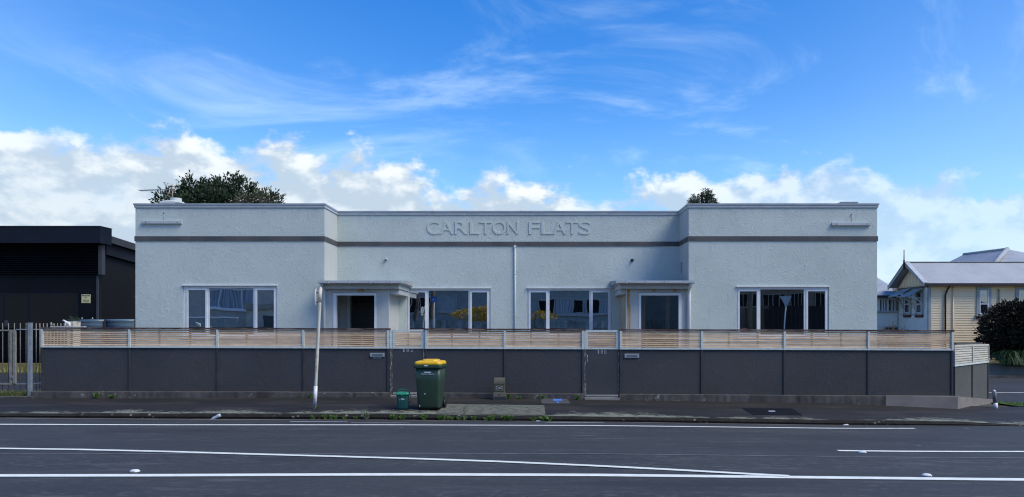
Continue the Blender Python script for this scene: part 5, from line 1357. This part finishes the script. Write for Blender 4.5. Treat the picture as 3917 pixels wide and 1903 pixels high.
MB().box(xh - .03, xh + .03, YG2 - .02, YG2 + .08, -.7, ZE - .13).build('corner_board', M['trimgrey'], hs_)
MB().box(xh + .1, 34, YH_ - .04, YH_ + .01, ZE - .12, ZE - .001).build('frieze_board', M['cream'], hs_)
# gable roof: ridge runs along x
ym = (YH_ + YG2) / 2; ov = .35; zrg = 5.16; xg = xh - .42; zev = ZE - .02
def slab(name, m_, pts, th=.06):
    MB().poly([Vector(p) for p in pts], (0, 0, th)).build(name, m_, hs_)
slab('roof', M['ironx'], [(xg, YH_ - ov, zev - .0), (34.3, YH_ - ov, zev), (34.3, ym, zrg), (xg, ym, zrg)])
slab('roof', M['ironx'], [(xg, YG2 + ov, zev), (xg, ym, zrg), (34.3, ym, zrg), (34.3, YG2 + ov, zev)])
MB().box(xg, 34.3, ym - .10, ym + .10, zrg + .052, zrg + .085).build('ridge_cap', M['trimgrey'], hs_)
MB().box(xg + .05, 34.3, YH_ - ov - .10, YH_ - ov + .0, zev - .07, zev + .055).build('gutter', M['gutterd'], hs_)
MB().box(xh, 34.3, YH_ - ov + .01, YH_ - .041, zev - .05, zev - .02).build('soffit', M['cream'], hs_)
for s_, ye in ((-1, YH_ - ov), (1, YG2 + ov)):
    MB().poly([(xg - .03, ye, zev - .10), (xg - .03, ye, zev + .08), (xg - .03, ym, zrg + .08), (xg - .03, ym, zrg - .12)], (.04, 0, 0)).build('barge_board', M['trimgrey'], hs_)
    MB().hexa([(xg - .05, ye, zev + .081), (xg + .20, ye, zev + .081), (xg + .20, ym, zrg + .081), (xg - .05, ym, zrg + .081)], [(xg - .05, ye, zev + .10), (xg + .20, ye, zev + .10), (xg + .20, ym, zrg + .10), (xg - .05, ym, zrg + .10)]).build('barge_flashing', mat('pale_flashing', (.48, .50, .52), rough=.5), hs_)
MB().poly([(xh - .002, YH_ + .1, ZE), (xh - .002, YG2, ZE), (xh - .002, ym, zrg - .03)], (.03, 0, 0)).build('gable_wall', M['cream'], hs_)
for k in range(9):
    y = YH_ + .35 + k * .33; zz = ZE + (zrg - ZE) * (1 - abs(y - ym) / (ym - YH_)) - .12
    if zz > ZE + .1: MB().box(xh - .03, xh - .003, y - .02, y + .02, ZE + .02, zz).build('gable_batten', M['cream'], hs_)
MB().box(xh - .08, xh - .003, YH_ + .05, YG2, ZE - .14, ZE - .06).build('gable_sill_board', M['gutterd'], hs_)
fy_ = ym
MB().tube([(xg - .06, fy_, zrg - .35), (xg - .06, fy_, zrg + .15), (xg - .06, fy_, zrg + .2), (xg - .06, fy_, zrg + .62), (xg - .06, fy_, zrg + .66), (xg - .06, fy_, zrg + .72)], [.05, .05, .03, .022, .035, .01], 8).build('finial', M['maroon'], hs_)
# windows on the cream side
def hwindow(px0, px1, py0, py1, apron=True):
    x0, x1, z0, z1 = X(px0, YH_), X(px1, YH_), Z(py1, YH_), Z(py0, YH_)
    f = MB(); y0, y1 = YH_ - .06, YH_ + .02
    f.box(x0 - .14, x0, y0, y1, z0 - .05, z1 + .14); f.box(x1, x1 + .14, y0, y1, z0 - .05, z1 + .14); f.box(x0, x1, y0, y1, z1, z1 + .14)
    w_ = f.build('window', M['trimgrey'], hs_)
    s_ = MB(); y0 -= .012
    s_.box(x0, x0 + .055, y0, y1, z0, z1); s_.box(x1 - .055, x1, y0, y1, z0, z1)
    for zz, t in ((z0, .07), (z0 + (z1 - z0) * .40, .06), (z0 + (z1 - z0) * .78, .04), (z1 - .05, .05)): s_.box(x0 + .055, x1 - .055, y0, y1, zz, zz + t)
    s_.build('sash', M['white'], w_)
    MB().box(x0 + .055, x1 - .055, YH_ - .05, YH_ - .045, z0 + .07, z1 - .05).build('pane', M['farglass'], w_)
    MB().box(x0 - .2, x1 + .2, YH_ - .14, YH_ + .01, z0 - .10, z0 - .051).build('sill', M['trimgrey'], w_)
    if apron:
        MB().poly([(x0 - .14, YH_ - .05, z0 - .101), (x1 + .14, YH_ - .05, z0 - .101), (x1 + .14, YH_ - .05, z0 - .25), (x1, YH_ - .05, z0 - .20), ((x0 + x1) / 2, YH_ - .05, z0 - .17), (x0, YH_ - .05, z0 - .20), (x0 - .14, YH_ - .05, z0 - .25)], (0, .03, 0)).build('apron', M['maroon'], w_)
hwindow(3744, 3779, 1110, 1203); hwindow(3894, 3931, 1110, 1203)
MB().tube([(X(3619, YH_), YH_ - .40, ZE - .08), (X(3617, YH_), YH_ - .15, ZE - .3), (X(3613, YH_), YH_ - .08, ZE - .55), (X(3613, YH_), YH_ - .08, -.5)], .045, 8).build('downpipe', M['gutterd'], hs_)
MB().tube([(X(3644, YH_), YH_ - .05, ZE - .15), (X(3644, YH_), YH_ - .05, -.5)], .03, 8).build('vent_pipe', M['cream'], hs_)
MB().tube([(X(3819, YH_), YH_ - .06, Z(1106, YH_)), (X(3819, YH_), YH_ - .06, Z(1160, YH_))], .035, 8).build('overflow_pipe', M['trimgrey'], hs_)
# hooded windows on the gable end
for yc in (40.95, 42.25):
    z0, z1 = Z(1199, yc), Z(1122, yc); hw_ = .30
    f = MB(); f.box(xh - .06, xh + .02, yc - hw_ - .12, yc - hw_, z0 - .05, z1 + .1); f.box(xh - .06, xh + .02, yc + hw_, yc + hw_ + .12, z0 - .05, z1 + .1); f.box(xh - .06, xh + .02, yc - hw_, yc + hw_, z1, z1 + .1)
    w_ = f.build('window', M['trimgrey'], hs_)
    s_ = MB(); s_.box(xh - .075, xh + .02, yc - hw_, yc - hw_ + .06, z0, z1); s_.box(xh - .075, xh + .02, yc + hw_ - .06, yc + hw_, z0, z1)
    for q in (0, .42, .74): s_.box(xh - .075, xh + .02, yc - hw_ + .06, yc + hw_ - .06, z0 + (z1 - z0) * q, z0 + (z1 - z0) * q + .06)
    s_.build('sash', M['white'], w_)
    MB().box(xh - .045, xh - .04, yc - hw_ + .06, yc + hw_ - .06, z0 + .06, z1).build('pane', M['farglass'], w_)
    MB().box(xh - .16, xh + .01, yc - hw_ - .16, yc + hw_ + .16, z0 - .10, z0 - .051).build('sill', M['trimgrey'], w_)
    MB().box(xh - .08, xh - .02, yc - hw_ - .1, yc + hw_ + .1, z0 - .22, z0 - .101).build('apron', M['maroon'], w_)
    hz = z1 + .22
    MB().hexa([(xh - .85, yc - .52, hz - .42), (xh - .02, yc - .52, hz + .02), (xh - .02, yc + .52, hz + .02), (xh - .85, yc + .52, hz - .42)], [(xh - .85, yc - .52, hz - .39), (xh - .02, yc - .52, hz + .05), (xh - .02, yc + .52, hz + .05), (xh - .85, yc + .52, hz - .39)]).build('hood', M['trimgrey'], w_)
    for sy_ in (-1, 1):
        y_ = yc + .47 * sy_; pts = []
        for k in range(7):
            a = R(90 * k / 6); pts.append((xh - .04 - .78 * (1 - math.cos(a)), y_, hz - .44 - .62 * (1 - math.sin(a))))
        MB().tube(pts, .035, 6).build('hood_bracket', M['offwhite'], w_)
# lean-to wing left of the gable
YL = 43.4; xw0 = X(3270, YL)
MB().box(xw0, xh - .001, YL + .03, 50, -.7, 3.45).build('wing_wall', M['palewb'], hs_)
for k in range(30):
    z0 = -.75 + .14 * k
    MB().hexa([(xw0, YL - .015, z0), (xh - .03, YL - .015, z0), (xh - .03, YL + .028, z0), (xw0, YL + .028, z0)], [(xw0, YL + .008, z0 + .14), (xh - .03, YL + .008, z0 + .14), (xh - .03, YL + .028, z0 + .14), (xw0, YL + .028, z0 + .14)]).build('weatherboard', M['palewb'], hs_)
ze = Z(1135, YL - .3)
slab('lean_to_roof', M['ironx'], [(xw0, YL - .35, ze), (xh - .03, YL - .35, ze), (xh - .03, YL + 1.6, ze + .75), (xw0, YL + 1.6, ze + .35)])
MB().box(xw0, xh - .03, YL - .45, YL - .352, ze - .08, ze + .06).build('gutter', M['gutterd'], hs_)
MB().box(xw0, xh - .04, YL - .05, YL - .016, Z(1145, YL), Z(1139, YL)).build('frieze_board', M['palewb'], hs_)
for pa, pb2 in ((3364, 3390), (3398, 3433)):
    x0, x1, z0, z1 = X(pa, YL), X(pb2, YL), Z(1190, YL), Z(1147, YL); f = MB()
    f.box(x0 - .06, x0, YL - .07, YL - .02, z0 - .06, z1 + .06); f.box(x1, x1 + .06, YL - .07, YL - .02, z0 - .06, z1 + .06); f.box(x0, x1, YL - .07, YL - .02, z1, z1 + .06); f.box(x0, x1, YL - .07, YL - .02, z0 - .06, z0)
    for q in (.34, .67): f.box(x0 + (x1 - x0) * q - .03, x0 + (x1 - x0) * q + .03, YL - .07, YL - .02, z0, z1)
    w_ = f.build('window', M['white'], hs_)
    MB().box(x0, x1, YL - .04, YL - .035, z0, z1).build('pane', M['farglass'], w_)
MB().box(xw0, xh - .04, YL - .09, YL - .016, Z(1196, YL) - .02, Z(1196, YL) + .06).build('sill_band', M['trimgrey'], hs_)
for pa, pb2 in ((3384, 3396), (3400, 3415), (3420, 3435), (3441, 3457)):
    o = MB().box(X(pa, YL), X(pb2, YL), YL - .06, YL - .016, Z(1262, YL), Z(1253, YL)).build('basement_window', M['dark'], hs_)
MB().box(xw0, xh + .0, YL - .05, YL - .0155, Z(1250, YL), Z(1247, YL)).build('basement_trim', M['white'], hs_)
# rear wing roof and the main hipped roof
slab('rear_roof', M['ironx'], [(xw0 - 2, 46.5, Z(1098, 46.5)), (xh + 1, 46.5, Z(1098, 46.5)), (xh + 1, 49.5, Z(1047, 49.5)), (xw0 - 2, 49.5, Z(1047, 49.5))])
MB().box(xw0 - 2, xh + .5, 46.38, 46.499, Z(1102, 46.4), Z(1097, 46.4)).build('gutter', M['gutterd'], hs_)
MB().box(xw0 - 2, xh + .5, 46.9, 47.1, 0, Z(1099, 46.5)).build('rear_wall', M['cream'], hs_)
pk, pk2 = P(3853, 957, 50), P(3687, 977, 56)
zb_ = ZE + .2
e = [Vector((X(3560, 50), 50 - .0, zb_ - .0)), Vector((40, 44.0, zb_)), Vector((X(3800, 45), 44.0, zb_))]
def tri(name, m_, a, b, c, d_=None):
    pts = [a, b, c] + ([d_] if d_ is not None else []); MB().poly(pts, (0, 0, .05)).build(name, m_, hs_)
eL = P(3590, 1030, 56); 
tri('main_roof', M['irony'], pk, pk2, P(3560, 1040, 56), P(3800, 1040, 44.5))
tri('main_roof', M['ironx'], pk, P(3800, 1040, 44.4), P(4100, 1100, 40.6), P(4120, 1010, 47))
MB().tube([pk + Vector((0, 0, .06)), P(3798, 1022, 44.4) + Vector((0, -.05, .1))], .14, 6).build('hip_cap', mat('lichened_hip_cap', (.40, .42, .43), (.28, .30, .31), rough=.8, scale=4), hs_)
MB().tube([pk + Vector((0, 0, .06)), pk2 + Vector((0, 0, .06))], .10, 6).build('ridge_cap', M['trimgrey'], hs_)
# retaining wall, far footpath
rw = thing('retaining_wall', 'low grey block retaining wall across the side street', 'wall', (20, 37.0, -.6))
MB().box(X(3560, 37), 60, 37.0, 37.25, -.65, -.07).build('wall_face', mat('grey_block', (.19, .205, .21), (.14, .155, .16), rough=.85, scale=1.5), rw)
MB().box(X(3560, 37), 60, 36.96, 37.29, -.069, -.02).build('wall_cap', mat('grey_cap', (.15, .16, .165), rough=.8), rw)
fp2 = sheet('far_footpath', lambda x, y: -.50, frange(12, 60, 20), [36.25, 36.6, 36.95], mat('far_path', (.06, .06, .055), (.07, .085, .05), rough=.9)) 
kx2 = MB().box(12, 60, 36.15, 36.249, -.7, -.495).build('far_kerb', M['plinth']); kx2['kind'] = 'structure'
bank = sheet('bank', lambda x, y: -.08, frange(X(3560, 37.3), 60, 20), [37.26, 39.95], M['earth'])
# dark hedge line behind the corner fence
hd = thing('low_dark_wall', 'dark capped low wall behind the corner fence slats', 'wall', (X(3690, 24), 24, -.5))
MB().hexa([(X(3640, 24), 24, -.7), (X(3745, 30), 30, -.7), (X(3745, 30) + .15, 30, -.7), (X(3640, 24) + .15, 24, -.7)], [(X(3640, 24), 24, Z(1312, 24)), (X(3745, 30), 30, Z(1311, 30)), (X(3745, 30) + .15, 30, Z(1311, 30)), (X(3640, 24) + .15, 24, Z(1312, 24))]).build('wall_face', M['batten'], hd)

# ------------------------------------------------------------------ across the road (seen in the window reflections)
M['opp'] = mat('beige_stucco', (.44, .43, .38), (.38, .37, .33), rough=.8)
M['opp2'] = mat('grey_green_weatherboard', (.24, .29, .30), (.20, .25, .26), rough=.7)
def opp_window(root, x0, x1, z0, z1, Y, splits, curtain=None, wm=None):
    """window facing +Y"""
    f = MB(); t = .07; wm = wm or M['white']
    f.box(x0 - t, x0, Y, Y + .06, z0 - t, z1 + t); f.box(x1, x1 + t, Y, Y + .06, z0 - t, z1 + t); f.box(x0, x1, Y, Y + .06, z1, z1 + t); f.box(x0, x1, Y, Y + .06, z0 - t, z0)
    for q in splits: f.box(x0 + (x1 - x0) * q - .03, x0 + (x1 - x0) * q + .03, Y, Y + .06, z0, z1)
    w_ = f.build('window', wm, root)
    MB().box(x0, x1, Y + .01, Y + .02, z0, z1).build('pane', curtain or M['dark'], w_)
    MB().box(x0 - .15, x1 + .15, Y, Y + .12, z0 - .16, z0 - .071).build('sill', wm, w_)
M['curt'] = mat('blue_grey_curtain', (.34, .40, .46), (.16, .20, .25), rough=.9, stretch=(9, 1, .3), scale=1)
o1 = thing('beige_house', 'beige stucco house across the road with a garage', 'house', (-19, -9, .2))
MB().box(-32, -13.2, -14, -9, .18, 5.2).build('wall', M['opp'], o1)
MB().box(-33, -12.6, -15, -8.4, 5.2, 5.4).build('eaves', M['fascia'], o1)
opp_window(o1, -22.9, -20.0, 3.1, 4.35, -9, (.28, .74), M['curt'])
MB().box(-19.5, -14.6, -8.99, -6.2, .18, 3.0).build('garage', M['opp'], o1); MB().box(-19.6, -14.5, -8.98, -6.0, 3.0, 3.35).build('garage_parapet', mat('tan_band', (.30, .28, .24), rough=.8), o1)
MB().box(-18.2, -15.4, -6.19, -6.15, .2, 2.55).build('garage_door', mat('dark_roller_door', (.05, .065, .065), rough=.6), o1)
of1 = thing('picket_fence', 'dark board fence with a white top rail in front of the beige house', 'fence', (-20, -4, .2))
for k in range(60):
    x = -30 + k * .18; MB().box(x, x + .165, -4.02, -4.0, .18, 2.35).build('board', M['opp2'], of1)
MB().box(-30, -19.2, -4.05, -3.95, 2.36, 2.45).build('top_rail', M['white'], of1)
o2 = thing('grey_house', 'grey green house across the road with white windows', 'house', (0, -9, .2))
MB().box(-12.4, 12.8, -15, -9, .18, 5.0).build('wall', M['opp2'], o2)
MB().box(-12.8, 13.2, -15.4, -8.4, 5.0, 5.25).build('eaves', mat('grey_eaves', (.16, .19, .2), rough=.7), o2)
for z_ in (1.9, 4.45): MB().box(-12.4, 12.8, -9, -8.93, z_, z_ + .1).build('belt_course', M['opp2'], o2)
opp_window(o2, -7.15, -5.9, 2.95, 4.05, -9, (), mat('pale_blind', (.30, .36, .40), rough=.8), M['trimgrey'])
opp_window(o2, -10.0, -7.9, 2.9, 4.0, -9, (.33, .66), M['dark'], M['trimgrey'])
opp_window(o2, .25, 1.35, 2.75, 3.8, -9, (), M['dark'], M['trimgrey'])
opp_window(o2, 1.6, 7.0, 2.75, 3.8, -9, (.21, .36, .40, .58), M['curt'], M['trimgrey'])
for x0_, x1_ in ((2.8, 3.5), (3.85, 4.65)): MB().box(x0_, x1_, -8.97, -8.96, 2.8, 3.75).build('open_sash', M['dark'], o2)
of2 = thing('board_fence', 'grey timber board fence in front of the grey house', 'fence', (0, -4, .2))
gb = mat('grey_fence_board', (.24, .28, .28), (.13, .16, .16), rough=.8, rand=.3)
for k in range(84):
    x = -11.5 + k * .28; MB().box(x, x + .255, -4.02, -4.0, .18, 2.2 + .05 * math.sin(k * 1.7)).build('board', gb, of2)
hg = thing('golden_hedge', 'golden conifer hedge hanging over the board fence', 'hedge', (0, -4.4, .2))
crown([(-4.4, -4.3, 2.6, 1.3, .45, .32), (-3.2, -4.3, 2.7, 1.3, .45, .40), (-1.6, -4.3, 2.6, 1.2, .45, .34), (.2, -4.3, 2.5, 1.2, .4, .28)], 1000, .10, rr, sub=10, spread=.12).build('foliage', leafmat('golden_leaf', (.38, .25, .02), (.52, .36, .04)), hg)
MB().tube([(0, -4.5, .15), (0, -4.5, 2.5)], .08, 8).build('stem', bark, hg)
for px_, r_ in ((-8.3, .13), (-7.2, .17)):
    tp = thing('palm_tree', 'palm with a %s dark trunk across the road' % ('slender' if r_ < .15 else 'stout'), 'tree', (px_, -5.2, .2), 'palms across the road')
    MB().tube([(px_, -5.2, .1), (px_, -5.2, 2.5), (px_ + .1, -5.2, 5.5)], [r_ * 1.15, r_, r_], 12).build('trunk', bark, tp)
    fr_m = MB()
    for k in range(14):
        a = 2 * math.pi * k / 14
        for j in range(18):
            u = j / 17; c = Vector((px_ + .1 + math.cos(a) * 1.9 * u, -5.2 + math.sin(a) * 1.9 * u, 5.5 + .9 * u - 1.7 * u * u)); sd = Vector((-math.sin(a), math.cos(a), -.3))
            for s_ in (-1, 1): leaf(fr_m, c, sd * s_ + Vector((math.cos(a), math.sin(a), 0)) * .5, .35, .035, rr)
    fr_m.build('crown', M['dkleaf'], tp)
cs_ = thing('cycle_sign', 'round blue cycle sign on a white pole across the road', 'sign', (-6.2, 1.2, 0))
MB().tube([(-6.2, 1.2, -.1), (-6.2, 1.2, 3.4)], .035, 10).build('post', M['offwhite'], cs_)
MB().loft([[(-6.2 + .23 * math.cos(2 * math.pi * k / 28), y_, 3.45 + .23 * math.sin(2 * math.pi * k / 28)) for k in range(28)] for y_ in (1.24, 1.25)]).build('sign_disc', mat('blue_sign', (.02, .12, .45), rough=.4), cs_)
for dx in (-.085, .085): MB().loft([[(-6.2 + dx + q * math.cos(2 * math.pi * k / 16), 1.254, 3.43 + q * math.sin(2 * math.pi * k / 16)) for k in range(16)] for q in (.068, .052)], cap=False).build('wheel_symbol', M['white'], cs_)
MB().tube([(-6.285, 1.256, 3.43), (-6.235, 1.256, 3.52), (-6.15, 1.256, 3.52), (-6.115, 1.256, 3.43)], .006, 5).build('frame_symbol', M['white'], cs_)
gs = thing('give_way_sign', 'downward triangle give way sign on a pole across the road', 'sign', (14.2, 1.5, 0))
MB().tube([(14.2, 1.5, -.1), (14.2, 1.5, 3.3)], .035, 10).build('post', M['offwhite'], gs)
MB().poly([(13.83, 1.54, 3.55), (14.57, 1.54, 3.55), (14.2, 1.54, 2.9)], (0, .008, 0)).build('sign_plate', mat('sign_back_grey', (.36, .42, .46), rough=.5), gs)
o3 = thing('black_shed', 'black corrugated building across the road', 'building', (20, -8, .2))
sd_ = MB()
for k in range(90):
    x = 15.6 + k * .15; sd_.v += [(x, -7 + (.02 if k % 2 else -.02), .15), (x, -7 + (.02 if k % 2 else -.02), 3.0)]
sd_.f = [(2 * k, 2 * k + 1, 2 * k + 3, 2 * k + 2) for k in range(89)]; sd_.sm = [False] * 89
sd_.build('wall', M['blk'], o3)
MB().box(15.9, 29.5, -13, -7.06, .15, 3.2).build('body', M['blk'], o3)
o4 = thing('brick_building', 'tan and red brick building with small paned windows across the road', 'building', (20, -16, .2))
MB().box(14.5, 34, -22, -16, .15, 4.8).build('lower_wall', mat('tan_wall', (.20, .15, .10), (.15, .11, .08), rough=.8), o4)
MB().box(14.4, 34.1, -22.1, -15.9, 4.8, 7.0).build('upper_wall', mat('red_brick', (.20, .065, .05), (.16, .05, .04), rough=.8), o4)
for k in range(8): opp_window(o4, 16.2 + k * 2.0, 17.6 + k * 2.0, 3.4, 4.4, -16, (.25, .5, .75), M['dark'], mat('tan_frames', (.26, .20, .14), rough=.7))
pw_ = thing('power_pole', 'rough timber power pole across the road', 'power pole', (13.4, -2.5, .1))
MB().tube([(13.4, -2.5, .0), (13.4, -2.5, 8.5)], [.15, .11], 12).build('shaft', mat('old_pole_timber', (.13, .11, .085), (.09, .08, .06), rough=.9, stretch=(6, 6, .5)), pw_)
MB().box(12.4, 14.4, -2.42, -2.30, 7.9, 8.02).build('crossarm', bark, pw_)
of_ = sheet('opposite_footpath', lambda x, y: .04, frange(-60, 60, 10), [-4.1, -2, 0, 3.0], M['path'], off=0.0)
ok_ = MB().box(-60, 60, 3.001, 3.14, -.3, .045).build('opposite_kerb', M['kerb']); ok_['kind'] = 'structure'
# red hatchback parked across the road
car = thing('red_car', 'red hatchback parked across the road', 'car', (13.4, -5.5, .19))
RP = mat('red_car_paint', (.28, .012, .015), (.24, .01, .012), rough=.25, spec=.6)
prof_ = [(-.8, .25), (-.82, .6), (-.76, .95), (-.62, 1.42), (-.55, 1.46)]
MB().loft([[(x, y, z) for x, y in rrect(w_, l_, .25, 4)] for z, w_, l_ in ((.22, 1.55, 3.6), (.5, 1.68, 3.8), (.85, 1.66, 3.75), (.95, 1.58, 3.5))], smooth=True).build('body', RP, car, local=True)
MB().loft([[(x, y + .2, z) for x, y in rrect(w_, l_, .25, 4)] for z, w_, l_ in ((.951, 1.5, 2.6), (1.4, 1.2, 1.7), (1.45, 1.1, 1.5))], smooth=True).build('cabin', M['farglass'], car, local=True)
MB().loft([[(x, y + .2, z) for x, y in rrect(w_, l_, .25, 4)] for z, w_, l_ in ((1.451, 1.15, 1.6), (1.48, 1.0, 1.4))], smooth=True).build('car_roof', RP, car, local=True)
for sx_ in (-1, 1):
    for yy in (-1.2, 1.2): MB().tube([(sx_ * .70, yy, .30), (sx_ * .86, yy, .30)], .30, 18).build('wheel', M['black'], car, local=True)
    MB().box(sx_ * .62 - .1, sx_ * .62 + .1, 1.80, 1.90, .62, .82).build('headlight', M['offwhite'], car, local=True)
MB().box(-.26, .26, 1.895, 1.91, .42, .53).build('number_plate', M['white'], car, local=True)
